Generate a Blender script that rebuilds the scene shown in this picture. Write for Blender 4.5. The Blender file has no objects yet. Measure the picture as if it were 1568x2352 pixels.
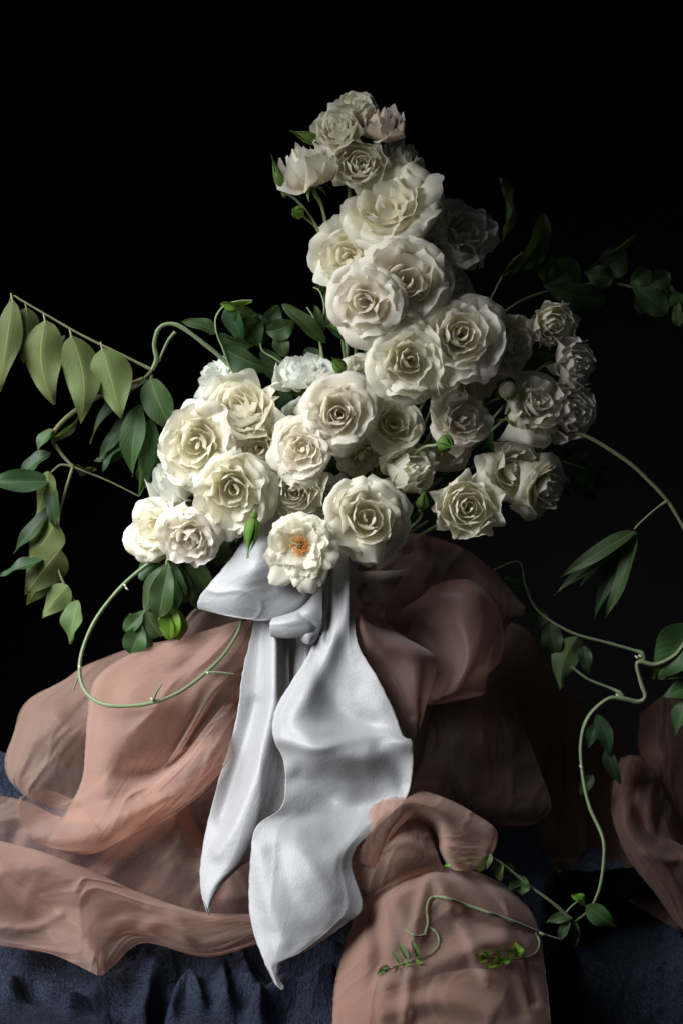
import bpy, math, random
import numpy as np
from mathutils import Vector, Matrix

# ------------------------------------------------------------------ camera, world, light
scene = bpy.context.scene
COL = scene.collection
PX = 0.00042                      # metres per photograph unit at the focal plane
PITCH = math.radians(8)
DIST = 2.0
LENS = 72.9
CAM = Vector((0, -DIST, DIST * math.tan(PITCH)))
cam_d = bpy.data.cameras.new('camera'); cam = bpy.data.objects.new('camera', cam_d); COL.objects.link(cam)
cam.location = CAM; cam.rotation_euler = (math.pi/2 - PITCH, 0, 0)
cam_d.sensor_fit = 'VERTICAL'; cam_d.sensor_height = 36; cam_d.lens = LENS
cam_d.clip_start = 0.05; cam_d.clip_end = 50
cam_d.dof.use_dof = True; cam_d.dof.focus_distance = 1.95; cam_d.dof.aperture_fstop = 5.0
scene.camera = cam
w = bpy.data.worlds.new('World'); scene.world = w; w.use_nodes = True
w.node_tree.nodes['Background'].inputs[0].default_value = (0.55, 0.7, 1, 1)
w.node_tree.nodes['Background'].inputs[1].default_value = 0.015
scene.view_settings.view_transform = 'Standard'; scene.view_settings.look = 'None'
scene.view_settings.exposure = 0.0; scene.view_settings.gamma = 1.0

def area(name, loc, target, size, size_y, power, color, spread):
    l = bpy.data.lights.new(name, 'AREA'); l.shape = 'RECTANGLE'; l.size = size; l.size_y = size_y
    l.energy = power; l.color = color; l.spread = math.radians(spread)
    o = bpy.data.objects.new(name, l); COL.objects.link(o); o.location = loc
    o.rotation_euler = (Vector(target) - Vector(loc)).to_track_quat('-Z', 'Y').to_euler()
    return o
area('window_light', (-0.76, -0.40, 0.36), (-0.26, -0.02, -0.16), 0.72, 0.85, 7.2, (0.985, 0.992, 1.0), 74)

# ------------------------------------------------------------------ helpers
CP, SP = math.cos(PITCH), math.sin(PITCH)
def P(px, py, d=0.0):
    """photograph unit (1568 x 2352) at a depth d (in units, + is away) -> world point"""
    a = (px - 784.0) / 2352 * 36 / LENS
    b = (1176.0 - py) / 2352 * 36 / LENS
    dy = CP + b * SP; dz = -SP + b * CP
    t = (d * PX + DIST) / dy
    return Vector((a * t, d * PX, CAM.z + dz * t))
def Pn(px, py, d):
    a = (px - 784.0) / 2352 * 36 / LENS; b = (1176.0 - py) / 2352 * 36 / LENS
    dy = CP + b * SP; dz = -SP + b * CP
    t = (d * PX + DIST) / dy
    return np.stack([a * t, d * PX + 0 * t, CAM.z + dz * t], -1)
def tag(o, label=None, cat=None, group=None, kind=None):
    if label: o['label'] = label
    if cat: o['category'] = cat
    if group: o['group'] = group
    if kind: o['kind'] = kind
    return o
def empty(name, loc=(0, 0, 0), rot=None, **k):
    o = bpy.data.objects.new(name, None); COL.objects.link(o); o.empty_display_size = 0.02
    o.location = loc
    if rot is not None: o.rotation_euler = rot
    return tag(o, **k)
def link(name, me, mat, parent=None):
    o = bpy.data.objects.new(name, me); COL.objects.link(o)
    if mat: me.materials.append(mat)
    if parent: o.parent = parent
    return o
def grid_mesh(name, V, uv=None, closed=False):
    """V: (n, m, 3) array -> smooth quad mesh with uv (u along m, v along n)"""
    n, m, _ = V.shape
    me = bpy.data.meshes.new(name)
    idx = np.arange(n * m).reshape(n, m)
    if closed:
        r = np.roll(idx, -1, 1)
        q = np.stack([idx[:-1], r[:-1], r[1:], idx[1:]], -1).reshape(-1, 4)
    else:
        q = np.stack([idx[:-1, :-1], idx[:-1, 1:], idx[1:, 1:], idx[1:, :-1]], -1).reshape(-1, 4)
    return raw_mesh(me, V.reshape(-1, 3), q, (np.stack(np.meshgrid(np.linspace(0, 1, m), np.linspace(0, 1, n)), -1).reshape(-1, 2) if uv is None else uv.reshape(-1, 2)))
def raw_mesh(me, V, q, uv=None):
    nq = len(q)
    me.vertices.add(len(V)); me.vertices.foreach_set('co', np.ascontiguousarray(V, dtype=np.float32).ravel())
    me.loops.add(nq * 4); me.loops.foreach_set('vertex_index', q.astype(np.int32).ravel())
    me.polygons.add(nq)
    me.polygons.foreach_set('loop_start', np.arange(0, nq * 4, 4, dtype=np.int32))
    me.polygons.foreach_set('loop_total', np.full(nq, 4, dtype=np.int32))
    me.polygons.foreach_set('use_smooth', np.ones(nq, dtype=bool))
    if uv is not None:
        l = me.uv_layers.new(name='UVMap')
        l.data.foreach_set('uv', uv[q.ravel()].astype(np.float32).ravel())
    me.update(calc_edges=True)
    return me
def join_grids(name, grids):
    """several (V, ...) grids in one mesh"""
    Vs, qs, uvs, off = [], [], [], 0
    for V in grids:
        n, m, _ = V.shape
        idx = np.arange(n * m).reshape(n, m) + off; off += n * m
        qs.append(np.stack([idx[:-1, :-1], idx[:-1, 1:], idx[1:, 1:], idx[1:, :-1]], -1).reshape(-1, 4))
        Vs.append(V.reshape(-1, 3)); 
        # uv in metres along the cloth so the weave keeps its scale
        du = np.linalg.norm(np.diff(V, axis=1), axis=2); du = np.concatenate([np.zeros((n, 1)), np.cumsum(du, 1)], 1)
        du -= du[:, m // 2][:, None]
        dv = np.linalg.norm(np.diff(V, axis=0), axis=2).mean(1); dv = np.concatenate([[0], np.cumsum(dv)])
        uvs.append(np.stack([du, np.repeat(dv[:, None], m, 1)], -1).reshape(-1, 2))
    return raw_mesh(bpy.data.meshes.new(name), np.concatenate(Vs), np.concatenate(qs), np.concatenate(uvs))

def cr1(A, n):
    """Catmull-Rom resample of A (k, c) to n points along axis 0"""
    A = np.asarray(A, float); k = len(A)
    E = np.concatenate([[2 * A[0] - A[1]], A, [2 * A[-1] - A[-2]]])
    t = np.linspace(0, k - 1 - 1e-9, n); i = t.astype(int); f = (t - i).reshape([-1] + [1] * (A.ndim - 1))
    p0, p1, p2, p3 = E[i], E[i + 1], E[i + 2], E[i + 3]
    return 0.5 * (2 * p1 + (p2 - p0) * f + (2 * p0 - 5 * p1 + 4 * p2 - p3) * f ** 2 + (3 * p1 - p0 - 3 * p2 + p3) * f ** 3)

class VNoise:
    def __init__(s, seed): s.g = np.random.RandomState(seed).rand(128, 128)
    def one(s, x, y):
        xi = np.floor(x).astype(int); yi = np.floor(y).astype(int); fx = x - xi; fy = y - yi
        fx = fx * fx * fx * (fx * (fx * 6 - 15) + 10); fy = fy * fy * fy * (fy * (fy * 6 - 15) + 10)
        g = lambda a, b: s.g[a % 128, b % 128]
        return ((g(xi, yi) * (1 - fx) + g(xi + 1, yi) * fx) * (1 - fy) + (g(xi, yi + 1) * (1 - fx) + g(xi + 1, yi + 1) * fx) * fy) * 2 - 1
    def __call__(s, x, y, oct=3, gain=.5):
        r = 0; a = 1
        for o in range(oct): r = r + a * s.one(x * 2 ** o + 17 * o, y * 2 ** o + 31 * o); a *= gain
        return r

VN0 = VNoise(99)
def poly_dist(X, Y, pts):
    best = np.full(X.shape, 1e9)
    for (x0, y0), (x1, y1) in zip(pts[:-1], pts[1:]):
        dx, dy = x1 - x0, y1 - y0; L = dx * dx + dy * dy
        t = np.clip(((X - x0) * dx + (Y - y0) * dy) / L, 0, 1)
        best = np.minimum(best, np.hypot(X - x0 - t * dx, Y - y0 - t * dy))
    return best
def softp(x, k): return np.logaddexp(0, x / k) * k
def base_depth(py): return -40 - softp(py - 1425, 40) * 0.45 - softp(py - 2170, 55) * 0.65
def sheet(rows, n=70, m=70, off=0, ridges=(), noise=0, nsc=90, seed=1, nstr=(1, 1), roll=(0, 0, 0, 0), rw=.12, rel=True, flat=.75, pleat=None, gain=.62, under=True, fine=3.2, hem=''):
    """draped sheet through rows of (px, py, depth offset); ridges = (polyline, amp, width)"""
    A = np.array([[(p + (0,))[:3] for p in r] for r in rows], float)
    B = cr1(A, n); C = cr1(B.transpose(1, 0, 2), m).transpose(1, 0, 2)
    X, Y, D = C[..., 0].copy(), C[..., 1].copy(), C[..., 2] * flat
    en = VNoise(seed + 9); ew = np.zeros((n, m)); ew[:, 0] = 1; ew[:, -1] = 1; ew[-1, :] = 1; ew[:, 1] = .5; ew[:, -2] = .5
    X += ew * .9 * en(Y / 9, X / 40, 2); Y += ew * .7 * en(X / 9, Y / 40, 2)
    if rel: D = D + base_depth(Y)
    D = D + off
    for r in ridges:
        pts, amp, wd = r[:3]
        pts = cr1(np.array(pts, float), len(pts) * 4)
        d = poly_dist(X, Y, [tuple(p) for p in pts])
        D = D + gain * amp * np.exp(-(d / wd) ** 2)
    if noise:
        nz = VNoise(seed); D = D + .4 * noise * nz(X / nsc * nstr[0] + 5, Y / nsc * nstr[1] + 9, 2, .35)
    u = np.linspace(0, 1, m)[None, :]; v = np.linspace(0, 1, n)[:, None]
    if pleat:
        a_, fu, fv, sk = pleat; nz = VNoise(seed + 50); nm = VNoise(seed + 51)
        q = nz.one(u * fu + sk * v * fu + 1.2 * nm.one(u * 3, v * 3), v * fv + 3 + 0 * u)
        q2 = nz.one(u * fu * 3.3 + sk * v * fu * 3 + 2.5 * nm.one(u * 4 + 3, v * 4), v * fv * 1.8 + 7)
        D = D - fine * ((1 - np.abs(q2) * 1.7).clip(0, 1) ** 1.3) * (.5 + .5 * nm.one(u * 3 + 1, v * 3 + 2))
        D = D - a_ * ((1 - np.abs(q) * 1.5).clip(0, 1) ** 1.6) * (.5 + .5 * nm.one(u * 2.2 + 8, v * 2.5 + 4))
    for e, a in zip((u, 1 - u, v, 1 - v), roll):
        if a:
            q = np.clip(1 - e / rw, 0, 1); D = D + .12 * a * (1 - np.sqrt(1 - np.minimum(q, .999) ** 2))
    LAST.append((X, Y, D))
    for h_ in hem:
        sl = {'l': (slice(None, None, 3), 0), 'r': (slice(None, None, 3), -1), 't': (0, slice(None, None, 3)), 'b': (-1, slice(None, None, 3))}[h_]
        q3 = Pn(X[sl], Y[sl], D[sl]); UNDER.append(tube_grid(q3, [1.0 * PX], len(q3) * 2, 5))
    if pleat and under:
        a_, fu, fv, sk = pleat; nz = VNoise(seed + 70)
        D2 = D + 9 + 16 * (.5 + .5 * nz.one(u * fu * .7 - v * 3, v * fv + 2)) + 10 * nz.one(u * 3, v * 3 + 6)
        sm = 0 if under == 'same' else 1
        UNDER.append(Pn(X + sm * 5 * np.sin(v * 7), Y + sm * 4 * np.sin(u * 9), D2 if sm else D + 5))
    return Pn(X, Y, D)
UNDER = []
LAST = []
def sharp(rows, j, f=.30):
    """tighten the curve at column j by adding control points close to it"""
    out = []
    for r in rows:
        r = [(tuple(p) + (0,))[:3] for p in r]
        lp = lambda p, q: tuple(p[k] + (q[k] - p[k]) * f for k in range(3))
        out.append(r[:j] + [lp(r[j], r[j - 1]), r[j], lp(r[j], r[j + 1])] + r[j + 1:])
    return out
def tube_grid(pts, rad, n=None, seg=8):
    pts = np.array([list(p) for p in pts], float)
    n = n or max(8, len(pts) * 6)
    C = cr1(pts, n); R = np.interp(np.linspace(0, 1, n), np.linspace(0, 1, len(rad)), rad)
    T = np.gradient(C, axis=0); T /= np.linalg.norm(T, axis=1)[:, None] + 1e-12
    R = R * (1 + .10 * VN0.one(np.arange(n) * .45 + pts[0, 0] * 900, np.arange(n) * 0. + 3)) if n > 14 else R
    up = np.array([0.13, -0.9, 0.4]); V = np.zeros((n, seg + 1, 3))
    a0 = up - T[0] * up.dot(T[0]); a0 /= np.linalg.norm(a0)
    for i in range(n):
        a0 = a0 - T[i] * a0.dot(T[i]); a0 /= np.linalg.norm(a0) + 1e-12
        b0 = np.cross(T[i], a0)
        for j in range(seg + 1):
            th = 2 * math.pi * j / seg
            V[i, j] = C[i] + R[i] * (math.cos(th) * a0 + math.sin(th) * b0)
    return V
def tube(name, pts, rad, mat, parent=None, inv=None, seg=8, n=None):
    V = tube_grid(pts, rad, n, seg)
    if inv is not None:
        M = np.array(inv); V = V @ M[:3, :3].T + M[:3, 3]
    return link(name, grid_mesh(name, V), mat, parent)

# ------------------------------------------------------------------ materials
class NT:
    def __init__(s, name):
        s.m = bpy.data.materials.new(name); s.m.use_nodes = True; s.t = s.m.node_tree; s.t.nodes.clear()
        s.out = s.n('ShaderNodeOutputMaterial')
    def n(s, ty, **k):
        x = s.t.nodes.new(ty)
        for a, v in k.items():
            if a.startswith('i_'): x.inputs[a[2:].replace('_', ' ')].default_value = v
            else: setattr(x, a, v)
        return x
    def l(s, a, b): s.t.links.new(a, b)
    def val(s, x, i, v):
        if hasattr(v, 'is_output') or hasattr(v, 'links'): s.l(v, x.inputs[i])
        else: x.inputs[i].default_value = v
    def math(s, op, a, b=0.0, clamp=False):
        x = s.n('ShaderNodeMath', operation=op); x.use_clamp = clamp; s.val(x, 0, a); s.val(x, 1, b); return x.outputs[0]
    def mix(s, f, a, b):
        x = s.n('ShaderNodeMix', data_type='RGBA'); s.val(x, 0, f); s.val(x, 6, a); s.val(x, 7, b); return x.outputs[2]
    def ramp(s, f, st):
        x = s.n('ShaderNodeValToRGB'); s.l(f, x.inputs[0]); e = x.color_ramp.elements
        while len(e) < len(st): e.new(.5)
        for q, (p, c) in zip(e, st): q.position = p; q.color = (c if len(c) == 4 else tuple(c) + (1,))
        return x.outputs[0]
    def mixsh(s, f, a, b):
        x = s.n('ShaderNodeMixShader'); s.val(x, 0, f); s.l(a, x.inputs[1]); s.l(b, x.inputs[2]); return x.outputs[0]
    def noise(s, vec, sc, det=3, rough=.55):
        x = s.n('ShaderNodeTexNoise'); s.l(vec, x.inputs['Vector']); x.inputs['Scale'].default_value = sc
        x.inputs['Detail'].default_value = det; x.inputs['Roughness'].default_value = rough; return x.outputs['Fac']
    def mapv(s, vec, scale):
        x = s.n('ShaderNodeMapping'); s.l(vec, x.inputs[0]); x.inputs['Scale'].default_value = scale; return x.outputs[0]
    def bump(s, h, strength, dist):
        x = s.n('ShaderNodeBump'); s.l(h, x.inputs['Height']); x.inputs['Strength'].default_value = strength
        x.inputs['Distance'].default_value = dist; return x.outputs[0]
def rgb(*c): return tuple(c) + (1,)

def mat_petal(name, tip, base, tint, blush=0.0):
    N = NT(name)
    uv = N.n('ShaderNodeUVMap').outputs[0]; sep = N.n('ShaderNodeSeparateXYZ'); N.l(uv, sep.inputs[0])
    u, v = sep.outputs[0], sep.outputs[1]
    oi = N.n('ShaderNodeObjectInfo').outputs['Random']
    tc = N.n('ShaderNodeTexCoord').outputs['Object']
    c = N.ramp(v, [(0.0, base), (.45, tuple(np.array(base) * .45 + np.array(tip) * .55)), (.8, tip)])
    c = N.mix(N.math('MULTIPLY', oi, .45), c, rgb(*tint))
    vn = N.n('ShaderNodeTexNoise'); N.l(N.mapv(uv, (26, 1.6, 1)), vn.inputs['Vector']); vn.inputs['Scale'].default_value = 1.0; vn.inputs['Detail'].default_value = 5
    c = N.mix(N.math('MULTIPLY', N.ramp(vn.outputs['Fac'], [(.5, (0, 0, 0)), (.68, (1, 1, 1))]), .22), c, rgb(.72, .74, .55))
    n1 = N.noise(tc, 45, 3)
    c = N.mix(N.math('MULTIPLY', N.ramp(n1, [(.45, (0, 0, 0)), (.75, (1, 1, 1))]), .25), c, rgb(*tint))
    # brown bruises along the very rim
    rim = N.ramp(v, [(.955, (0, 0, 0)), (.995, (1, 1, 1))])
    n2 = N.ramp(N.noise(tc, 130, 2), [(.55, (0, 0, 0)), (.66, (1, 1, 1))])
    c = N.mix(N.math('MULTIPLY', N.math('MULTIPLY', rim, n2), .7), c, rgb(.35, .2, .09))
    # veins fan out from the base
    fan = N.n('ShaderNodeTexNoise'); N.l(N.mapv(uv, (34, 2.2, 1)), fan.inputs['Vector']); fan.inputs['Scale'].default_value = 1.0; fan.inputs['Detail'].default_value = 4
    h = N.math('ADD', N.math('MULTIPLY', fan.outputs['Fac'], .6), N.math('MULTIPLY', N.noise(tc, 110, 4), .8))
    b = N.bump(h, .35, .0012)
    d = N.n('ShaderNodeBsdfPrincipled'); N.l(c, d.inputs['Base Color']); d.inputs['Roughness'].default_value = .55
    d.inputs['Specular IOR Level'].default_value = .28; N.l(b, d.inputs['Normal'])
    d.inputs['Sheen Weight'].default_value = .15
    t = N.n('ShaderNodeBsdfTranslucent'); N.l(N.mix(.25, c, rgb(1, .88, .62)), t.inputs[0]); N.l(b, t.inputs['Normal'])
    N.l(N.mixsh(.50, d.outputs[0], t.outputs[0]), N.out.inputs[0])
    return N.m
M_pet = mat_petal('petal_cream', (.87, .86, .77), (.83, .77, .50), (.84, .84, .72))
M_pet_warm = mat_petal('petal_warm', (.88, .86, .79), (.86, .77, .56), (.87, .85, .78))
M_pet_blue = mat_petal('petal_cool', (.80, .85, .84), (.74, .80, .66), (.84, .86, .80))
M_pet_pink = mat_petal('petal_blush', (.80, .70, .63), (.76, .70, .48), (.82, .76, .66))

def mat_leaf(name, top, under, vein, gloss=.5, spec=.3, trans=.22):
    N = NT(name)
    uv = N.n('ShaderNodeUVMap').outputs[0]; sep = N.n('ShaderNodeSeparateXYZ'); N.l(uv, sep.inputs[0])
    u, v = sep.outputs[0], sep.outputs[1]
    au = N.math('ABSOLUTE', N.math('SUBTRACT', u, .5))
    tc = N.n('ShaderNodeTexCoord').outputs['Object']
    geo = N.n('ShaderNodeNewGeometry')
    c = N.mix(geo.outputs['Backfacing'], rgb(*top), rgb(*under))
    oi = N.n('ShaderNodeObjectInfo').outputs['Random']
    hs = N.n('ShaderNodeHueSaturation'); N.l(c, hs.inputs['Color'])
    N.l(N.math('ADD', .475, N.math('MULTIPLY', oi, .04)), hs.inputs['Hue']); N.l(N.math('ADD', .75, N.math('MULTIPLY', oi, .5)), hs.inputs['Value'])
    c = hs.outputs[0]
    c = N.mix(N.math('MULTIPLY', N.noise(tc, 60, 4), .5), c, rgb(*(np.array(top) * .6)))
    mid = N.ramp(au, [(.0, (1, 1, 1)), (.035, (0, 0, 0))])
    w_ = N.math('ADD', N.math('MULTIPLY', v, 9), N.math('MULTIPLY', au, -7))
    fr = N.math('PINGPONG', w_, .5)
    side = N.ramp(fr, [(0, (1, 1, 1)), (.06, (0, 0, 0))])
    veins = N.math('MAXIMUM', mid, N.math('MULTIPLY', side, .5))
    c = N.mix(N.math('MULTIPLY', veins, .75), c, rgb(*vein))
    sp = N.ramp(N.noise(tc, 95, 3, .7), [(.66, (0, 0, 0)), (.72, (1, 1, 1))]); c = N.mix(N.math('MULTIPLY', sp, .5), c, rgb(.16, .12, .04))
    h = N.math('ADD', N.math('MULTIPLY', veins, -.6), N.math('MULTIPLY', N.noise(tc, 220, 3), .3))
    b = N.bump(h, .5, .0010)
    d = N.n('ShaderNodeBsdfPrincipled'); N.l(c, d.inputs['Base Color']); N.l(b, d.inputs['Normal'])
    d.inputs['Roughness'].default_value = gloss; d.inputs['Specular IOR Level'].default_value = spec
    t = N.n('ShaderNodeBsdfTranslucent'); N.l(N.mix(.5, c, rgb(.30, .42, .03)), t.inputs[0])
    N.l(N.mixsh(trans, d.outputs[0], t.outputs[0]), N.out.inputs[0])
    return N.m
M_leaf = mat_leaf('leaf_green', (.034, .078, .024), (.09, .14, .055), (.14, .19, .06))
M_leaf_pale = mat_leaf('leaf_pale', (.09, .14, .05), (.12, .155, .055), (.24, .28, .09), .55, .2, .25)
M_leaf_dark = mat_leaf('leaf_dark', (.020, .052, .018), (.045, .09, .035), (.09, .15, .05))
M_leaf_bright = mat_leaf('leaf_bright', (.11, .25, .02), (.14, .26, .05), (.18, .32, .05))
M_sepal = mat_leaf('sepal_green', (.10, .20, .03), (.12, .19, .06), (.14, .22, .05))
def mat_stem(name, a, b_):
    N = NT(name); tc = N.n('ShaderNodeTexCoord').outputs['Object']
    c = N.mix(N.noise(tc, 60, 4), rgb(*a), rgb(*b_))
    d = N.n('ShaderNodeBsdfPrincipled'); N.l(c, d.inputs['Base Color']); d.inputs['Roughness'].default_value = .55
    d.inputs['Sheen Weight'].default_value = .3
    N.l(N.bump(N.noise(tc, 700, 2), .4, .0006), d.inputs['Normal'])
    N.l(d.outputs[0], N.out.inputs[0]); return N.m
M_stem = mat_stem('stem_green', (.11, .19, .06), (.22, .27, .11))
M_vine = mat_stem('vine_green', (.08, .13, .045), (.15, .20, .085))
M_vine_olive = mat_stem('vine_olive', (.10, .105, .035), (.18, .18, .07))

def mat_organza(name, c1, c2, sheer=.30, thr=(1.0, .12)):
    N = NT(name)
    uv = N.n('ShaderNodeUVMap').outputs[0]; tc = N.n('ShaderNodeTexCoord').outputs['Object']
    n1 = N.noise(tc, 9, 3)
    c = N.mix(N.ramp(n1, [(.35, (0, 0, 0)), (.65, (1, 1, 1))]), rgb(*c1), rgb(*c2))
    slub = N.n('ShaderNodeTexNoise'); N.l(N.mapv(uv, (18, 900, 1)), slub.inputs['Vector']); slub.inputs['Scale'].default_value = 1; slub.inputs['Detail'].default_value = 2
    slub2 = N.n('ShaderNodeTexNoise'); N.l(N.mapv(uv, (1100, 14, 1)), slub2.inputs['Vector']); slub2.inputs['Scale'].default_value = 1; slub2.inputs['Detail'].default_value = 2
    sl = N.math('ADD', N.math('MULTIPLY', slub.outputs['Fac'], .6), N.math('MULTIPLY', slub2.outputs['Fac'], .4))
    c = N.mix(N.math('MULTIPLY', N.ramp(slub.outputs['Fac'], [(.55, (0, 0, 0)), (.75, (1, 1, 1))]), .06), c, rgb(*np.minimum(np.array(c1) * 1.35, .9)))
    wr = N.n('ShaderNodeTexNoise'); N.l(N.mapv(uv, (44, 20, 1)), wr.inputs['Vector']); wr.inputs['Scale'].default_value = 1; wr.inputs['Detail'].default_value = 5; wr.inputs['Distortion'].default_value = .8
    b = N.bump(N.math('ADD', N.math('MULTIPLY', slub.outputs['Fac'], .12), N.math('MULTIPLY', wr.outputs['Fac'], 1.2)), .35, .0012)
    d = N.n('ShaderNodeBsdfPrincipled'); N.l(c, d.inputs['Base Color']); d.inputs['Roughness'].default_value = .42
    d.inputs['Specular IOR Level'].default_value = .32; d.inputs['Sheen Weight'].default_value = .35; N.l(b, d.inputs['Normal'])
    t = N.n('ShaderNodeBsdfTranslucent'); N.l(c, t.inputs[0])
    cloth = N.mixsh(.58, d.outputs[0], t.outputs[0])
    tr = N.n('ShaderNodeBsdfTransparent'); tr.inputs[0].default_value = rgb(1, .93, .88)
    lw = N.n('ShaderNodeLayerWeight'); lw.inputs[0].default_value = .5
    fac = N.math('MULTIPLY', N.math('SUBTRACT', 1.0, lw.outputs['Facing']), sheer)
    fac = N.math('MULTIPLY', fac, N.math('ADD', .75, N.math('MULTIPLY', N.ramp(slub.outputs['Fac'], [(.35, (1, 1, 1)), (.65, (0, 0, 0))]), .06)))
    N.l(N.mixsh(fac, cloth, tr.outputs[0]), N.out.inputs[0])
    return N.m
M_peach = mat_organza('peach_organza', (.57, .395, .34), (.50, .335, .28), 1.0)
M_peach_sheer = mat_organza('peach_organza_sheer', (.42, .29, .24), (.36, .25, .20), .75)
M_peach_shaded = mat_organza('peach_organza_shaded', (.30, .19, .16), (.24, .145, .12), .72)  # same peach fabric, darkened in colour for the light falloff on the right
def mat_silk(name, col):
    N = NT(name)
    uv = N.n('ShaderNodeUVMap').outputs[0]; tc = N.n('ShaderNodeTexCoord').outputs['Object']
    a = N.n('ShaderNodeTexNoise'); N.l(N.mapv(uv, (900, 220, 1)), a.inputs['Vector']); a.inputs['Scale'].default_value = 1; a.inputs['Detail'].default_value = 4
    f = N.noise(tc, 420, 4)
    cr = N.n('ShaderNodeTexNoise'); N.l(N.mapv(uv, (36, 90, 1)), cr.inputs['Vector']); cr.inputs['Scale'].default_value = 1; cr.inputs['Detail'].default_value = 5; cr.inputs['Distortion'].default_value = 1.0
    h = N.math('ADD', N.math('ADD', N.math('MULTIPLY', a.outputs['Fac'], .5), N.math('MULTIPLY', f, .7)), N.math('MULTIPLY', cr.outputs['Fac'], .7))
    b = N.bump(h, .42, .0010)
    c = N.mix(N.math('MULTIPLY', N.noise(tc, 30, 3), .35), rgb(*col), rgb(*(np.array(col) * np.array((.93, .92, .88)))))
    c = N.mix(N.math('MULTIPLY', N.ramp(N.math('ADD', N.math('MULTIPLY', a.outputs['Fac'], .5), N.math('MULTIPLY', f, .5)), [(.42, (1, 1, 1)), (.58, (0, 0, 0))]), .22), c, rgb(*(np.array(col) * .72)))
    d = N.n('ShaderNodeBsdfPrincipled'); N.l(c, d.inputs['Base Color']); d.inputs['Roughness'].default_value = .46
    d.inputs['Specular IOR Level'].default_value = .7; d.inputs['Sheen Weight'].default_value = .35; N.l(b, d.inputs['Normal'])
    t = N.n('ShaderNodeBsdfTranslucent'); N.l(N.mix(.6, c, rgb(.62, .54, .43)), t.inputs[0])
    N.l(N.mixsh(.32, d.outputs[0], t.outputs[0]), N.out.inputs[0]); return N.m
M_silk = mat_silk('white_silk', (.43, .44, .465))
def mat_gauze():
    N = NT('blue_gauze')
    tc = N.n('ShaderNodeTexCoord').outputs['Object']; uv = N.n('ShaderNodeUVMap').outputs[0]
    cr = N.n('ShaderNodeTexNoise'); N.l(N.mapv(uv, (420, 110, 1)), cr.inputs['Vector']); cr.inputs['Scale'].default_value = 1; cr.inputs['Detail'].default_value = 6; cr.inputs['Roughness'].default_value = .7
    cr.inputs['Distortion'].default_value = .6
    wv = N.noise(tc, 600, 2)
    h = N.math('ADD', N.math('MULTIPLY', cr.outputs['Fac'], 1.6), N.math('MULTIPLY', wv, .6))
    c = N.mix(N.ramp(N.math('ADD', N.math('MULTIPLY', cr.outputs['Fac'], .6), N.math('MULTIPLY', wv, .4)), [(.4, (0, 0, 0)), (.65, (1, 1, 1))]), rgb(.006, .009, .017), rgb(.050, .063, .102))
    d = N.n('ShaderNodeBsdfPrincipled'); N.l(c, d.inputs['Base Color']); d.inputs['Roughness'].default_value = .9
    d.inputs['Sheen Weight'].default_value = .0; d.inputs['Specular IOR Level'].default_value = .1
    N.l(N.bump(h, .9, .0028), d.inputs['Normal'])
    N.l(d.outputs[0], N.out.inputs[0]); return N.m
M_gauze = mat_gauze()
def mat_plain(name, c, rough=.8, sc=30, var=.3, spec=.3):
    N = NT(name); tc = N.n('ShaderNodeTexCoord').outputs['Object']
    k = N.mix(N.noise(tc, sc, 5), rgb(*c), rgb(*(np.array(c) * (1 - var))))
    d = N.n('ShaderNodeBsdfPrincipled'); N.l(k, d.inputs['Base Color']); d.inputs['Roughness'].default_value = rough
    d.inputs['Specular IOR Level'].default_value = spec
    N.l(N.bump(N.noise(tc, sc * 8, 3), .2, .001), d.inputs['Normal'])
    N.l(d.outputs[0], N.out.inputs[0]); return N.m
M_back = mat_plain('black_velvet', (.011, .011, .011), 1.0, 8, .3, .0)
M_table = mat_plain('dark_wood', (.03, .02, .015), .6, 12)
M_vase = mat_plain('stoneware', (.30, .24, .20), .6, 25)
M_anther = mat_plain('anther_orange', (.75, .30, .05), .8, 300, .5)
M_pistil = mat_plain('pistil_ochre', (.50, .40, .16), .8, 300, .5)
M_node = mat_plain('pale_node', (.55, .58, .42), .7, 200)

# ------------------------------------------------------------------ setting
def plane(name, pts, mat, nseg=2):
    V = np.array(pts, float).reshape(2, 2, 3)
    return link(name, grid_mesh(name, V), mat)
bd = plane('backdrop', [(-3, 1.3, 3), (3, 1.3, 3), (-3, 1.3, -1.5), (3, 1.3, -1.5)], M_back); tag(bd, kind='structure')
ZT = P(784, 2110, 0).z
import bmesh
def box(name, x0, x1, y0, y1, z0, z1, mat, parent=None):
    bm = bmesh.new(); bmesh.ops.create_cube(bm, size=1)
    for v in bm.verts: v.co = Vector(((x0 + x1) / 2 + v.co.x * (x1 - x0), (y0 + y1) / 2 + v.co.y * (y1 - y0), (z0 + z1) / 2 + v.co.z * (z1 - z0)))
    bmesh.ops.bevel(bm, geom=bm.edges[:], offset=.004, segments=2, affect='EDGES')
    me = bpy.data.meshes.new(name); bm.to_mesh(me); bm.free(); return link(name, me, mat, parent)
tag(box('table_top', -.75, .75, -.5, .62, ZT - .17, ZT - .13, M_table), kind='structure')

# ------------------------------------------------------------------ vase
def vase():
    prof = [(.0, 0), (.045, 0), (.052, .006), (.05, .02), (.062, .06), (.078, .12), (.082, .18), (.074, .24), (.056, .29), (.05, .315), (.056, .335), (.062, .345), (.058, .348), (.045, .32), (.045, .28)]
    pr = cr1(np.array(prof), 60); pr[:, 1] *= (.345 + .13) / .345; th = np.linspace(0, 2 * math.pi, 49)
    V = np.stack([pr[:, 0][:, None] * np.cos(th), pr[:, 0][:, None] * np.sin(th), np.repeat(pr[:, 1][:, None], 49, 1)], -1)
    o = link('vase', grid_mesh('vase', V), M_vase)
    o.location = (P(850, 1300, 170).x, 170 * PX, ZT - .13)
    tag(o, 'brown grey stoneware vase half hidden under the roses beside the white bow', 'vase')
vase()

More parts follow.
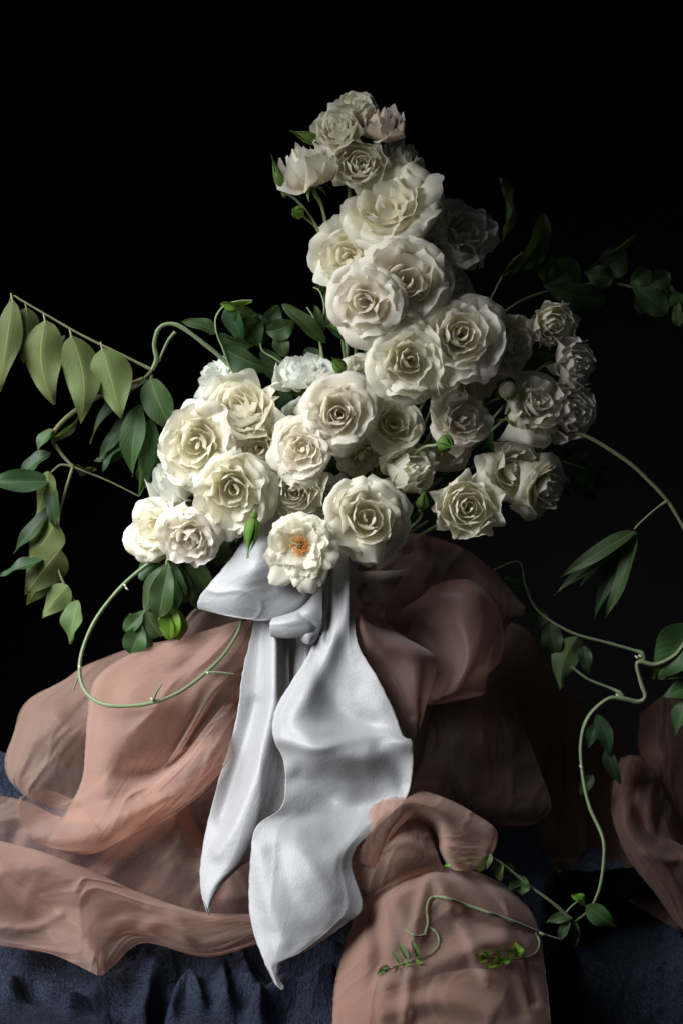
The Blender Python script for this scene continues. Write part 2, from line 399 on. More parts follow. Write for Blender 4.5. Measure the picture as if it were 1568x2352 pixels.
# ------------------------------------------------------------------ roses
def petal_verts(rng, th, rt, zt, rc, zc, W, rho, curl, ruff, L0=(0.02, 0), tipp=0.0, m=15, n=13, twist=0.0, lean=0.0):
    """one petal: profile bezier (r,z) base->control->tip, lateral arc of radius rho"""
    s = np.linspace(-1, 1, m)[None, :]; v0 = np.linspace(0, 1, n)[:, None] ** .9
    round_ = 1 - (.26 + .1 * rng.rand()) * np.abs(s) ** 2.6 + tipp * np.exp(-(s / .22) ** 2)
    notch = .075 * rng.randn() * np.exp(-((s - rng.uniform(-.5, .5)) / .16) ** 2)
    round_ = round_ + notch + .028 * np.sin(s * rng.uniform(7, 12) + rng.rand() * 6) + .018 * np.sin(s * rng.uniform(14, 20) + rng.rand() * 6)
    v = v0 * round_
    r = (1 - v) ** 2 * L0[0] + 2 * v * (1 - v) * rc + v ** 2 * rt
    z = (1 - v) ** 2 * L0[1] + 2 * v * (1 - v) * zc + v ** 2 * zt
    # profile tangent/normal (outward)
    dr = 2 * (1 - v) * (rc - L0[0]) + 2 * v * (rt - rc); dz = 2 * (1 - v) * (zc - L0[1]) + 2 * v * (zt - zc)
    l = np.sqrt(dr ** 2 + dz ** 2) + 1e-9; nr, nz = dz / l, -dr / l      # outward/back side normal
    wv = W * (.16 + .84 * np.sin(np.clip(v0, 0, 1) ** .75 * math.pi * .62)) 
    lat = s * wv
    rh = rho * (1 + .35 * v)
    tang = rh * np.sin(lat / rh); inn = rh * (1 - np.cos(lat / rh))
    # lateral edges and rim roll backwards
    e = np.clip((v0 - .55) / .45, 0, 1)
    back = curl * (e ** 2.2) * (1 + .35 * np.abs(s)) + curl * 1.25 * np.abs(s) ** 3 * np.sin(v0 * math.pi * .6)
    k1, k2 = rng.uniform(3.2, 5.0), rng.uniform(7, 11)
    rf = ruff * (v0 ** 2.5) * (np.sin(s * k1 + rng.rand() * 6.28) + .5 * np.sin(s * k2 + rng.rand() * 6.28)) * (.5 + .5 * np.abs(s))
    rf = rf + ruff * .6 * v0 * np.sin(v0 * rng.uniform(4, 8) + s * 2 + rng.rand() * 6)
    off = back + rf
    R = r - inn * .92 + off * nr; Z = z + off * nz - curl * .35 * e ** 4 + lean * s * v0
    T = tang + twist * v0 ** 2 * W
    c, sn = math.cos(th), math.sin(th)
    X = R * c - T * sn; Y = R * sn + T * c
    return np.stack([X, Y, Z + 0 * X], -1)

def rose_layout(rng, style):
    """returns petals as parameter dicts for radius-1 rose"""
    L = []; ph = rng.rand() * 6.28
    W0 = rng.uniform(1.0, 1.28); ex_ = rng.uniform(.70, .98)
    N = {'full': int(rng.choice([27, 31, 36])), 'cup': 30, 'half': 20, 'open': 34, 'blown': 34, 'spiky': 22}[style]
    for i in range(N):
        t = i / (N - 1)
        th = ph + i * 2.39996 + rng.randn() * .14
        j = lambda s: 1 + rng.randn() * s
        if style in ('full', 'blown'):
            rt = (.05 + .95 * t ** ex_) * j(.05 + .06 * t)
            top = .62 if style == 'full' else .50
            zt = (top + .03 * math.sin(t * 9) - .10 * (1 - t) ** 3 - (.50 if style == 'full' else .46) * t ** 2.2) + rng.randn() * (.02 + .05 * t)
            bulge = 1.25 - .55 * t
            rc = rt * bulge + .10 * (1 - t); zc = (.10 + .30 * t) * (.6 + .4 * (1 - t)) + (.10 if t > .6 else 0)
            W = (.14 + .46 * t ** .62) * W0; rho = max(.08, rt * .95 + .25 * t ** 2); curl = (.015 + .15 * t ** 1.2) * j(.45); ruff = (.016 + .062 * t) * (1.5 if style == 'blown' else 1)
        elif style == 'cup':
            rt = (.06 + .80 * t ** .9) * j(.04); zt = .80 + .05 * math.sin(t * 7) - .22 * t ** 2.4 - .1 * (1 - t) ** 3 + rng.randn() * .02
            rc = rt * 1.05 + .12 + .18 * t; zc = .02 + .12 * t
            W = .15 + .52 * t ** .6; rho = max(.09, rt * .95 + .06); curl = (.012 + .12 * t ** 2) * j(.3); ruff = .01 + .022 * t
        elif style == 'half':
            rt = (.05 + .62 * t ** 1.1) * j(.05); zt = 1.15 - .10 * t - .1 * t ** 3 + rng.randn() * .02
            rc = rt * .8 + .30 + .1 * t; zc = .05 + .1 * t
            W = .22 + .45 * t ** .6; rho = max(.12, rt * .7 + .25); curl = (.01 + .20 * t ** 3) * j(.3); ruff = .01 + .02 * t
        elif style == 'spiky':
            rt = (.06 + .90 * t ** 1.0) * j(.08); zt = .95 - .25 * t + rng.randn() * .05
            rc = rt * .7 + .22; zc = .05 + .1 * t
            W = .24 + .34 * t ** .6; rho = max(.10, rt * .6 + .2); curl = (.01 + .06 * t ** 2) * j(.3); ruff = .02 + .02 * t
        else:  # open flower with visible stamens
            rt = (.42 + .58 * t ** .9) * j(.05); zt = .42 - .30 * t + rng.randn() * .03
            rc = rt * (.72 if t < .3 else .62); zc = .02 + .16 * t
            W = .30 + .20 * t; rho = .40 + .5 * t; curl = (.02 + .08 * t) * j(.3); ruff = .045 + .035 * t
        L.append(dict(th=th, rt=rt, zt=zt, rc=rc, zc=zc, W=W * j(.08), rho=rho, curl=curl, ruff=ruff,
                      tipp=(rng.uniform(.02, .13) if (style == 'spiky' or rng.rand() < .25 + .4 * t) else 0) + (.03 if style == 'spiky' else 0),
                      twist=rng.randn() * .10, lean=rng.randn() * .04, L0=(.02 + .04 * t, -.02 * t)))
    return L
def sepals(o, rng, R, z0=-.02, length=.55, n=5, spread=.9, mat=None):
    for k in range(n):
        th = k * 2 * math.pi / n + rng.randn() * .2
        v = np.linspace(0, 1, 9)[:, None]; s = np.linspace(-1, 1, 5)[None, :]
        wd = .11 * np.sin(np.clip(v * .85 + .15, 0, 1) * math.pi) ** .8 * (1 - v * .5)
        a = spread * (.6 + .8 * v) + rng.randn() * .1
        Rr = .06 + length * v * np.sin(a) ; Z = z0 + length * v * np.cos(a) * .7 - .18 * length * v ** 2.5 * spread
        Rr = Rr + .05 * s ** 2 * 0; Z = Z - .08 * (s ** 2) * wd * 4 * 0
        T = s * wd
        X = Rr * math.cos(th) - T * math.sin(th); Y = Rr * math.sin(th) + T * math.cos(th)
        V = np.stack([X, Y, Z + .25 * wd * np.abs(s)], -1) * R
        link('sepal', grid_mesh('sepal', V), mat or M_sepal, o)
BIND = P(820, 1330, 150)
def frame(px, py, d, face):
    """matrix whose +Z looks along face = (right, up, to camera)"""
    z = Vector((face[0], -face[2], face[1])).normalized()
    q = z.to_track_quat('Z', 'Y')
    return q.to_matrix().to_4x4()
def rose(px, py, r, d, face, style, label, seed, mat=None, squash=1.0, stem=True, leaves=0, rot=0.0):
    rng = np.random.RandomState(seed)
    R = r * PX * (1 + d * PX / DIST) * (1.08 if style == 'half' else 1.03)
    jt = np.random.RandomState(seed + 5).randn(2) * .16; face = (face[0] + jt[0], face[1] + jt[1], face[2])
    M = frame(px, py, d, face) @ Matrix.Rotation(rot, 4, 'Z')
    c = P(px, py, d)
    zc = {'full': .32, 'cup': .5, 'half': .62, 'open': .25, 'blown': .3, 'spiky': .55}[style]
    c = c - (M.to_3x3() @ Vector((0, 0, zc * R)))
    M.translation = c
    o = empty('rose', c, M.to_euler(), label=label, cat='rose', group='white roses in the bouquet')
    mat = mat or M_pet
    sx, sy = rng.uniform(.90, 1.06), rng.uniform(.92, 1.06); ex = rng.randn(2) * .05; tl = rng.randn(2) * .06
    Vs = [petal_verts(rng, **p) for p in rose_layout(rng, style)]
    k_ = np.percentile(np.concatenate([np.hypot(V[..., 0], V[..., 1]).max(1) for V in Vs[len(Vs) // 2:]]), 90)
    for V in Vs:
        X, Y = V[..., 0].copy(), V[..., 1].copy(); rr = np.hypot(X, Y)
        V[..., 0] = X * sx + ex[0] * rr ** 2; V[..., 1] = Y * sy + ex[1] * rr ** 2
        V[..., 2] += (tl[0] * X + tl[1] * Y) * rr + .035 * np.sin(X * 5 + seed) * np.sin(Y * 5 + seed * 2)
        V = V * (R / k_)
        m_, n_ = V.shape[1], V.shape[0]
        link('petal', grid_mesh('petal', V), mat, o)
    # green hip and sepals beneath
    hp = cr1(np.array([(.0, -.26), (.06, -.25), (.10, -.17), (.11, -.08), (.09, -.01), (.05, .02)]), 10) * R; th = np.linspace(0, 2 * math.pi, 13)
    link('hip', grid_mesh('hip', np.stack([hp[:, 0][:, None] * np.cos(th), hp[:, 0][:, None] * np.sin(th), np.repeat(hp[:, 1][:, None], 13, 1)], -1)), M_sepal, o)
    sepals(o, rng, R, -.04, .5 if style != 'half' else .6, 5, 1.5)
    if style == 'open':
        gr = []; 
        for k in range(150):
            a = rng.rand() * 6.28; rr = rng.uniform(.11, .28) ; h = .20 + rng.uniform(0, .10) + .05 * (rr < .1)
            b0 = Vector((.03 * math.cos(a), .03 * math.sin(a), .05)); t0 = Vector((rr * math.cos(a), rr * math.sin(a), h))
            mid_ = (b0 + t0) / 2 + Vector((0, 0, .03))
            gr.append(tube_grid([b0 * R, mid_ * R, t0 * R], [.004 * R, .003 * R], 4, 4))
            for q in range(1):
                dd = Vector((rng.randn(), rng.randn(), rng.randn() * .5)).normalized() * .020
                gr.append(tube_grid([(t0 - dd) * R, t0 * R, (t0 + dd) * R], [.006 * R, .018 * R, .006 * R], 5, 5))
        st = link('stamens', join_grids('stamens', gr), M_anther, o); st['kind'] = 'stuff'
        gr = []
        for k in range(26):
            a = rng.rand() * 6.28; rr = .06 * math.sqrt(rng.rand())
            gr.append(tube_grid([Vector((rr * math.cos(a), rr * math.sin(a), .1)) * R, Vector((rr * 1.2 * math.cos(a), rr * 1.2 * math.sin(a), .27)) * R, Vector((rr * 1.2 * math.cos(a), rr * 1.2 * math.sin(a), .25)) * R], [.008 * R, .014 * R, .004 * R], 6, 5))
        link('pistil', join_grids('pistil', gr), M_pistil, o)
    if stem:
        inv = M.inverted()
        back = -(M.to_3x3() @ Vector((0, 0, 1)))
        p0 = c + back * .2 * R; p1 = c + back * (.9 * R + .015)
        tgt = BIND + Vector((rng.randn() * .012, rng.randn() * .012 + .01, 0))
        p2 = p1.lerp(tgt, .4) + Vector((0, .015, 0)); p3 = tgt; 
        tube('stem', [p0, p1, p2, p3, p3 + Vector((0, .0, -.06))], [.0022, .0016, .0018, .002], M_stem, o, inv)
        for k in range(leaves + 1):
            q = p1.lerp(p2, .2 + .5 * rng.rand())
            dirv = Vector((rng.randn(), rng.randn() * .6, rng.randn())).normalized()
            leaf_world(q, q + dirv * rng.uniform(.035, .055), rng.uniform(.018, .026), M_leaf_dark, o, inv, roll=rng.rand() * 6, seed=seed + k)
    return o
# ------------------------------------------------------------------ leaves
def leaf_world(b, t, width, mat, parent=None, inv=None, roll=0.0, bend=.12, fold=.35, seed=0, shape='wist', wave=.10, name='leaf', curl=0.0):
    rng = np.random.RandomState(seed + 1000)
    b = np.array(b); t = np.array(t); ax = t - b; L = np.linalg.norm(ax); ax = ax / L
    view = np.array([0, -1, .14]); nrm = view - ax * view.dot(ax)
    if np.linalg.norm(nrm) < .15: nrm = np.array([0, 0, 1.]) - ax * ax[2]
    nrm /= np.linalg.norm(nrm); sd = np.cross(ax, nrm)
    n2 = nrm * math.cos(roll) + sd * math.sin(roll); s2 = np.cross(ax, n2)
    v = np.linspace(0, 1, 17)[:, None]; s = np.linspace(-1, 1, 9)[None, :]
    if shape == 'wist': wv = np.sin(math.pi * v ** .72) ** .85 * (1 - .30 * v ** 3)
    elif shape == 'oval': wv = np.sin(math.pi * v ** .9) ** .62
    elif shape == 'obov': wv = np.sin(math.pi * v ** 1.4) ** .65
    else: wv = np.sin(math.pi * v ** .85) ** 1.1
    hw = width / 2 * np.maximum(wv, .01)
    bd = bend * L * np.sin(math.pi * v * .9) + curl * L * v ** 3
    N_ = fold * np.abs(s) * hw + wave * width * np.sin(v * rng.uniform(7, 12) + rng.rand() * 6 + (s > 0) * 1.7) * np.abs(s) ** 1.5 * np.minimum(1, v * 4)
    V = b + ax * (L * v)[..., None] + s2 * (s * hw)[..., None] + n2 * (N_ + bd)[..., None]
    V = V + s2 * (rng.randn() * .04 * L * np.sin(v * math.pi))[..., None]
    if inv is not None:
        M = np.array(inv); V = V @ M[:3, :3].T + M[:3, 3]
    return link(name, grid_mesh(name, V), mat, parent)
def leaf(bx, by, tx, ty, wd, d, mat, parent, dd=0, roll=0, **k):
    return leaf_world(P(bx, by, d), P(tx, ty, d + dd), wd * PX * (1 + d * PX / DIST), mat, parent, roll=roll, inv=parent.matrix_basis.inverted() if parent.type == 'EMPTY' else None, **k)
def vine(label, origin, cat='vine', group=None, name='leafy_vine'):
    loc = P(*origin)
    return empty(name, loc, label=label, cat=cat, group=group)
def vtube(parent, pts, rad, mat=None, name='stem', seg=8):
    return tube(name, [P(*p) for p in pts], [r * PX * .86 for r in rad], mat or M_vine, parent, parent.matrix_basis.inverted(), seg=seg)
# (px, py, radius, depth, (right, up, toward camera), style, material, label, leaves)
W_, C_, B_, K_ = M_pet_warm, M_pet, M_pet_blue, M_pet_pink
ROSES = [
 (812, 240, 50, 60, (-.45, .75, .5), 'blown', C_, 'topmost white rose, dim and ragged, behind the others at the peak of the bouquet', 0),
 (772, 290, 56, 0, (-.25, .45, .85), 'cup', C_, 'half open cream rose just below the topmost one, facing left and upwards', 0),
 (878, 290, 56, 30, (.25, .85, .5), 'spiky', K_, 'blush tinged rose with pointed petals right of the peak of the bouquet', 0),
 (830, 375, 62, -10, (.1, .2, .97), 'cup', W_, 'small cabbage shaped cream rose above the largest rose of the upper column', 0),
 (918, 362, 42, 60, (.2, .5, .6), 'half', C_, 'dim closed rose seen from the side at the upper right of the peak', 0),
 (702, 388, 62, 0, (-.35, .8, .3), 'half', W_, 'half open rose in side view standing apart at the upper left with drooping sepals', 0),
 (890, 475, 108, -40, (-.12, .45, .88), 'full', C_, 'wide white rose tilted upwards at the top of the central column', 1),
 (985, 560, 92, 10, (.5, .35, .8), 'full', W_, 'shaded rose facing right, behind the wide rose of the upper column', 1),
 (798, 590, 90, 0, (-.5, .25, .83), 'full', C_, 'white rose facing left with a ruffled centre at the left edge of the column', 0),
 (932, 645, 108, -95, (-.1, .1, 1), 'full', W_, 'large fully open rose in the middle of the upper column', 0),
 (836, 692, 86, -125, (-.08, .12, 1), 'full', W_, 'rose with a tight spiral heart overlapping two others at the left of the column', 0),
 (1068, 530, 85, 40, (.6, .25, .75), 'blown', C_, 'dim rose facing right at the outer right of the upper column', 1),
 (975, 440, 65, 70, (.6, .5, .5), 'blown', C_, 'very dark rose half hidden behind the wide top rose', 0),
 (1052, 660, 60, 50, (.7, .3, .6), 'blown', C_, 'small dark rose tucked behind the right side of the column', 0),
 (1058, 768, 99, -90, (.12, .12, 1), 'full', W_, 'big rose with a cupped heart at the foot of the column, right of its neighbour', 0),
 (942, 828, 98, -130, (-.05, -.05, 1), 'full', C_, 'bright rose with broad drooping lower petals at the very centre of the bouquet', 0),
 (1178, 790, 72, 10, (.6, .15, .75), 'full', C_, 'tall narrow shaded rose turned away to the right behind the big column rose', 1),
 (1270, 748, 58, 30, (.25, .2, .9), 'cup', C_, 'dim small rose with a drooping outer petal at the upper right rim', 1),
 (1322, 842, 58, 30, (.7, .3, .6), 'cup', W_, 'dark rose seen from its side at the far right rim', 0),
 (1232, 925, 84, -30, (.5, .35, .75), 'blown', C_, 'rose with a bright rippled left edge beside the two opening buds', 1),
 (1316, 948, 66, 10, (.45, .1, .9), 'cup', W_, 'dim beige rose at the right rim below the one seen from its side', 0),
 (1092, 868, 66, 10, (.2, -.4, .9), 'full', C_, 'shaded rose half hidden beneath the big column rose', 0),
 (1062, 965, 74, -40, (.35, .3, .88), 'full', W_, 'medium rose with a curled left petal above the round green bud', 1),
 (1178, 1080, 78, 10, (.5, .15, .85), 'full', C_, 'tall oval rose with a curled tip at the right, left of the lowest outer one', 1),
 (1252, 1125, 78, 20, (.65, .05, .7), 'full', C_, 'rose turned to the right at the lower right rim of the bouquet', 0),
 (1075, 1165, 73, -60, (.15, .2, .97), 'cup', C_, 'rounded rose with a pointed lowest petal at the bottom right of the bouquet', 1),
 (937, 1082, 60, -10, (.45, .35, .8), 'half', C_, 'half open shaded rose above and right of the large lowest rose', 1),
 (905, 972, 70, 0, (.3, .05, .95), 'full', C_, 'shaded rose just right of the ruffled centre left rose', 0),
 (835, 1048, 56, 50, (.2, -.3, .9), 'blown', C_, 'small dark rose peeping out below the shaded central one', 0),
 (778, 950, 88, -80, (-.1, .08, 1), 'full', W_, 'ruffled rose with a pinkish beige heart in the middle of the lower mound', 1),
 (836, 868, 56, 30, (.3, .25, .9), 'blown', C_, 'small rose squeezed between the central bright rose and the ruffled one', 0),
 (690, 850, 62, 0, (-.1, .85, .5), 'cup', B_, 'small bluish white rose facing upwards among the leaves left of the column', 1),
 (488, 870, 58, 70, (-.75, .4, .45), 'full', B_, 'bluish rose seen from its side behind the upper left of the mound', 0),
 (545, 930, 84, -40, (-.2, .4, .9), 'cup', C_, 'bright creamy rose with two raised back petals at the upper left of the mound', 1),
 (448, 1022, 98, -70, (-.3, .15, .95), 'full', C_, 'large bright rose with a spiral heart at the left edge of the mound', 1),
 (595, 1030, 78, -50, (.1, .1, 1), 'full', C_, 'cream rose wedged between the spiral left rose and the peach hearted one', 0),
 (692, 1030, 74, -100, (.0, .1, 1), 'blown', W_, 'peach hearted rose with torn looking petals in the middle of the mound', 0),
 (535, 1125, 92, -120, (-.05, -.1, 1), 'full', C_, 'bright rose with wide wavy guard petals above the green hanging bud', 0),
 (675, 1130, 66, -90, (.05, -.05, 1), 'cup', C_, 'small cupped rose directly above the open one with orange stamens', 0),
 (400, 1120, 62, 0, (-.4, .6, .6), 'half', B_, 'pale rose mostly hidden behind the two lowest left roses', 0),
 (352, 1212, 74, -60, (-.5, -.05, .85), 'blown', C_, 'leftmost white rose, bright, at the low left end of the bouquet', 0),
 (436, 1240, 74, -120, (-.1, -.25, .95), 'blown', W_, 'bright frilly rose overlapping the leftmost rose', 1),
 (687, 1254, 88, -190, (.0, -.05, 1), 'open', C_, 'wide open rose showing its orange stamens above the ribbon bow', 0),
 (845, 1190, 104, -150, (.1, .05, 1), 'full', C_, 'large white rose with two flat left petals above the long silk tail', 0),
 (745, 1140, 58, -10, (.2, .0, 1), 'blown', B_, 'pale green white rose hidden behind the cupped and the large lowest rose', 0),
 (1035, 1035, 58, 60, (.1, -.4, .9), 'blown', K_, 'dark low rose hidden below the one with the curled left petal', 0),
 (690, 945, 48, 50, (-.1, .5, .8), 'full', B_, 'greenish shaded rose glimpsed between the two upper roses of the mound', 0),
]
for i, (px, py, r, d, f, st, mt, lab, lv) in enumerate(ROSES):
    rose(px, py, r, d, f, st, lab, 101 + i * 7, mt, 1.0, True, lv, rot=i * 1.7)

# ------------------------------------------------------------------ buds
def bud(px, py, ln, wd, d, dirv, label, open_=0.0, seed=0, pts=None):
    """closed bud: dirv is the screen direction of its tip; sepals wrap the petals"""
    rng = np.random.RandomState(seed + 500)
    z = Vector((dirv[0], -dirv[2], dirv[1])).normalized(); M = z.to_track_quat('Z', 'Y').to_matrix().to_4x4()
    L = ln * PX; Wd = wd * PX / 2; c = P(px, py, d) - z * L * .45; M.translation = c
    o = empty('rose_bud', c, M.to_euler(), label=label, cat='rose bud', group='unopened rose buds in the bouquet')
    th = np.linspace(0, 2 * math.pi, 25)[None, :]
    k = cr1(np.array([(.25, .0), (.75, .12), (.98, .32), (.85, .55), (.5, .78), (.12, .97), (.01, 1.0)]), 20)
    for q in range(3 if open_ else 1):
        rr = k[:, 0][:, None] * Wd * (.93 - .1 * q) * (1 + .04 * np.sin(3 * th + k[:, 1][:, None] * 5 + q)); zz = (k[:, 1][:, None] * L * (.86 if open_ else .80)) * (1 + .0 * th) + .03 * L * np.sin(2 * th + q * 2)
        link('petal', grid_mesh('petal', np.stack([rr * np.cos(th + q), rr * np.sin(th + q), zz], -1)), M_pet if open_ else M_sepal, o)
    ns = 5; ext = .55 if open_ else 1.18
    for q in range(ns):
        v = np.linspace(0, 1, 14)[:, None]; s = np.linspace(-1, 1, 7)[None, :]
        ang = q * 2 * math.pi / ns + rng.randn() * .1
        prof = np.interp(v * ext, k[:, 1], k[:, 0]); prof = np.where(v * ext > .95, .04 + .25 * open_, prof)
        halfw = 1.0 * (1 - v ** 2.2) + .02
        a = ang + s * halfw * (math.pi / ns)
        rr = prof * Wd * 1.08 + .02 * Wd + open_ * .5 * Wd * v ** 2 + (.10 * Wd) * (1 - s ** 2) * v
        link('sepal', grid_mesh('sepal', np.stack([rr * np.cos(a), rr * np.sin(a), v * ext * L + 0 * s], -1)), M_sepal, o)
    hp = cr1(np.array([(.12, -.2), (.42, -.14), (.5, -.03), (.35, .03), (.2, .06)]), 10); t2 = np.linspace(0, 2 * math.pi, 13)
    link('hip', grid_mesh('hip', np.stack([hp[:, 0][:, None] * Wd * np.cos(t2), hp[:, 0][:, None] * Wd * np.sin(t2), np.repeat(hp[:, 1][:, None] * L, 13, 1)], -1)), M_sepal, o)
    inv = M.inverted(); p0 = c - z * L * .12
    P2 = [P(*p) for p in pts] if pts else [p0 - z * .03, p0.lerp(BIND, .5), BIND]
    tube('stem', [p0] + P2, [3.2 * PX, 2.8 * PX, 3.5 * PX], M_stem, o, inv)
    return o
bud(708, 316, 62, 26, 10, (-.95, .35, .2), 'green bud with long sepal tips pointing left near the peak of the bouquet', 0, 1, [(740, 330, 15), (780, 365, 25), (800, 430, 40), (830, 560, 90)])
bud(640, 408, 74, 22, 0, (-.3, .95, .1), 'slim upright green bud left of the side view rose', 0, 2, [(665, 448, 5), (700, 480, 20), (738, 545, 40), (790, 700, 90)])
bud(683, 488, 30, 28, 10, (-.5, .1, .85), 'tiny round green bud on the thin stem below the slim upright one', 0, 3, [(700, 500, 25), (730, 530, 45), (760, 620, 90)])
bud(782, 745, 50, 34, -30, (-.9, -.1, .4), 'squat green bud under the spiral hearted column rose', 0, 4)
bud(778, 840, 44, 30, -20, (-.5, .6, .5), 'shiny green bud left of the bright central rose', 0, 5)
bud(1162, 892, 52, 46, -60, (-.3, .4, .85), 'round cream bud just opening out of its green sepals at the right', .35, 6, [(1150, 912, -20), (1080, 950, 20), (900, 1090, 60)])
bud(1188, 955, 56, 44, -50, (.3, .35, .85), 'green and white bud below the round cream one', .25, 7, [(1150, 965, -10), (1080, 985, 20), (900, 1110, 60)])
bud(1024, 1020, 38, 38, -140, (.5, -.15, .8), 'round bright green bud in front of the rose with the curled petal', 0, 8, [(1000, 1022, -110), (960, 1035, -20), (880, 1120, 40)])
bud(578, 1225, 78, 34, -170, (-.15, -.95, .2), 'pointed green bud hanging down in front of the bow loop', 0, 9, [(586, 1170, -140), (600, 1130, -60), (700, 1160, 30)])
bud(970, 1153, 42, 26, -60, (.15, .9, .3), 'small dark green bud between the large lowest rose and the rounded one', 0, 10, [(965, 1190, -40), (930, 1220, 0), (880, 1240, 40)])

# ------------------------------------------------------------------ vines and foliage
G = M_leaf; LP = M_leaf_pale; LD = M_leaf_dark; LB = M_leaf_bright
v = vine('olive leafed vine arching to the left edge with five big hanging leaves', (355, 850, 40), group=None)
vtube(v, [(560, 900, 60), (524, 838, 50), (460, 782, 40), (405, 746, 40), (368, 752, 40), (355, 790, 40), (360, 825, 40), (350, 850, 40)], [6, 6, 5.5, 5.5, 5.5, 6, 7, 6])
vtube(v, [(350, 850, 40), (280, 815, 35), (185, 768, 30), (105, 722, 25), (50, 690, 20), (30, 680, 20), (18, 705, 20)], [4.5, 3.4, 3, 2.6, 2.4, 2.2, 1.5], M_vine_olive)
vtube(v, [(403, 762, 42), (385, 785, 42), (365, 830, 42)], [5, 3.4, 3], M_vine)
for a in [(30, 688, 2, 900, 58, 10, .25), (62, 706, 54, 838, 62, 25, -.3), (105, 735, 126, 930, 92, 10, .15), (165, 770, 186, 974, 84, 5, -.15), (236, 800, 280, 960, 92, 5, .1)]:
    leaf(a[0], a[1], a[2], a[3], a[4] * 1.05, a[5], LP, v, roll=a[6] + math.pi, seed=a[0], bend=-.06, fold=.34, wave=.11)
    vtube(v, [(a[0] - 4, a[1] - 14, a[5] + 8), (a[0], a[1] + 6, a[5])], [2.6, 2.2], M_vine_olive, 'leaf_stalk')
for a in [(205, 800, 200, 880, 40, 60), (70, 720, 40, 800, 34, 60), (150, 770, 140, 840, 36, 60)]:
    leaf(a[0], a[1], a[2], a[3], a[4], a[5], LD, v, roll=.8, seed=a[0])
v = vine('dark leafed vine hanging beside the left edge of the roses', (350, 860, 60))
vtube(v, [(350, 850, 40), (335, 866, 55), (318, 880, 60), (300, 878, 60)], [5, 4, 3, 2], M_vine)
vtube(v, [(350, 860, 50), (330, 930, 70), (322, 990, 80), (318, 1050, 85)], [4, 3, 3, 2], M_vine_olive)
for a in [(345, 868, 398, 990, 78, 40, .3, G), (340, 872, 212, 1022, 42, 80, .9, LD), (322, 928, 308, 1095, 62, 60, .35, G), (345, 960, 316, 1138, 50, 66, -.5, G), (300, 1000, 240, 1085, 40, 90, .8, LD), (310, 880, 240, 930, 40, 90, .5, LD), (320, 940, 230, 1060, 46, 100, .6, LD), (365, 1000, 375, 1110, 50, 90, .4, LD), (330, 1060, 345, 1130, 36, 80, .2, LD), (290, 1040, 215, 1060, 30, 110, .3, LD)]:
    leaf(a[0], a[1], a[2], a[3], a[4], a[5], a[7], v, roll=a[6], seed=a[0] + a[2])
v = vine('long trailing vine with curled and overlapping leaves down the left edge', (130, 1000, 90), name='trailing_vine')
vtube(v, [(330, 870, 50), (240, 905, 70), (165, 950, 80), (122, 1000, 90), (140, 1040, 90), (168, 1072, 90)], [7, 6, 6.5, 6, 4, 4], M_vine_olive)
vtube(v, [(168, 1072, 90), (152, 1125, 90), (138, 1180, 85), (133, 1260, 80), (136, 1310, 75), (155, 1355, 70), (175, 1385, 70), (186, 1410, 70)], [4.5, 4, 3.5, 3.5, 3, 3, 2.5, 2], M_vine_olive)
vtube(v, [(168, 1072, 90), (140, 1068, 85), (118, 1085, 80)], [3, 3, 2.5], M_vine_olive)
vtube(v, [(168, 1072, 90), (250, 1105, 110), (320, 1140, 120)], [2.5, 2, 1.5], M_vine_olive)
for a in [(122, 985, 90, 1045, 40, 80, .9, G), (118, 1040, 50, 1105, 46, 90, .7, LD), (118, 1010, 180, 950, 26, 80, .8, G), (170, 1070, 222, 1072, 40, 110, 1., LD),
          (115, 1105, -40, 1112, 56, 60, .3, LD), (112, 1082, 78, 1184, 50, 50, .3 + 3.14, LP), (120, 1110, 132, 1212, 44, 70, .4, LD), (118, 1170, 38, 1275, 42, 95, .6, LD), (128, 1198, 58, 1292, 88, 60, .3 + 3.14, LP),
          (100, 1285, 4, 1330, 40, 62, .9, LD), (140, 1262, 58, 1368, 98, 45, 3.0, LP), (140, 1300, 62, 1395, 70, 75, 2.8, LP), (157, 1345, 95, 1420, 62, 55, 3.3, LP), (180, 1378, 168, 1478, 58, 50, .5, LP)]:
    leaf(a[0], a[1], a[2], a[3], a[4], a[5], a[7], v, roll=a[6], seed=a[0] * 3 + a[2], curl=.05)
v = vine('bare green tendril looping over the left peach cloth below the roses', (290, 1340, -60), name='vine_tendril')
vtube(v, [(430, 1240, 0), (375, 1272, -30), (292, 1335, -60), (222, 1420, -90), (186, 1510, -130), (192, 1580, -170), (240, 1618, -215), (330, 1618, -230), (415, 1588, -230), (500, 1520, -200), (545, 1455, -130), (562, 1400, -90)], [5, 5.5, 5.2, 5, 5, 5, 5, 5, 5, 4.6, 4, 4], M_vine)
vtube(v, [(184, 1540, -145), (178, 1560, -150), (168, 1588, -150)], [3, 2.4, 1.5], M_vine, 'side_shoot')
vtube(v, [(352, 1610, -235), (360, 1590, -245), (372, 1572, -255)], [3.5, 2.8, 1.6], M_vine, 'side_shoot')
vtube(v, [(470, 1545, -215), (500, 1544, -225), (538, 1548, -230)], [3, 2.4, 1.6], M_vine, 'side_shoot')
for q in [(288, 1345, -72), (350, 1606, -245), (478, 1546, -222), (184, 1532, -150), (292, 1352, -74)]:
    vtube(v, [(q[0] - 4, q[1] - 3, q[2]), (q[0], q[1], q[2] - 2), (q[0] + 4, q[1] + 4, q[2])], [1, 2.8, 1], M_node, 'node')
v = vine('curly dark green vine rising above the upper left roses', (515, 700, 60))
vtube(v, [(590, 930, 60), (535, 855, 40), (512, 800, 30), (498, 765, 30), (496, 730, 30), (515, 703, 35), (545, 692, 40), (580, 690, 50)], [3, 3, 2.8, 2.6, 2.4, 2.4, 2.2, 2], M_stem)
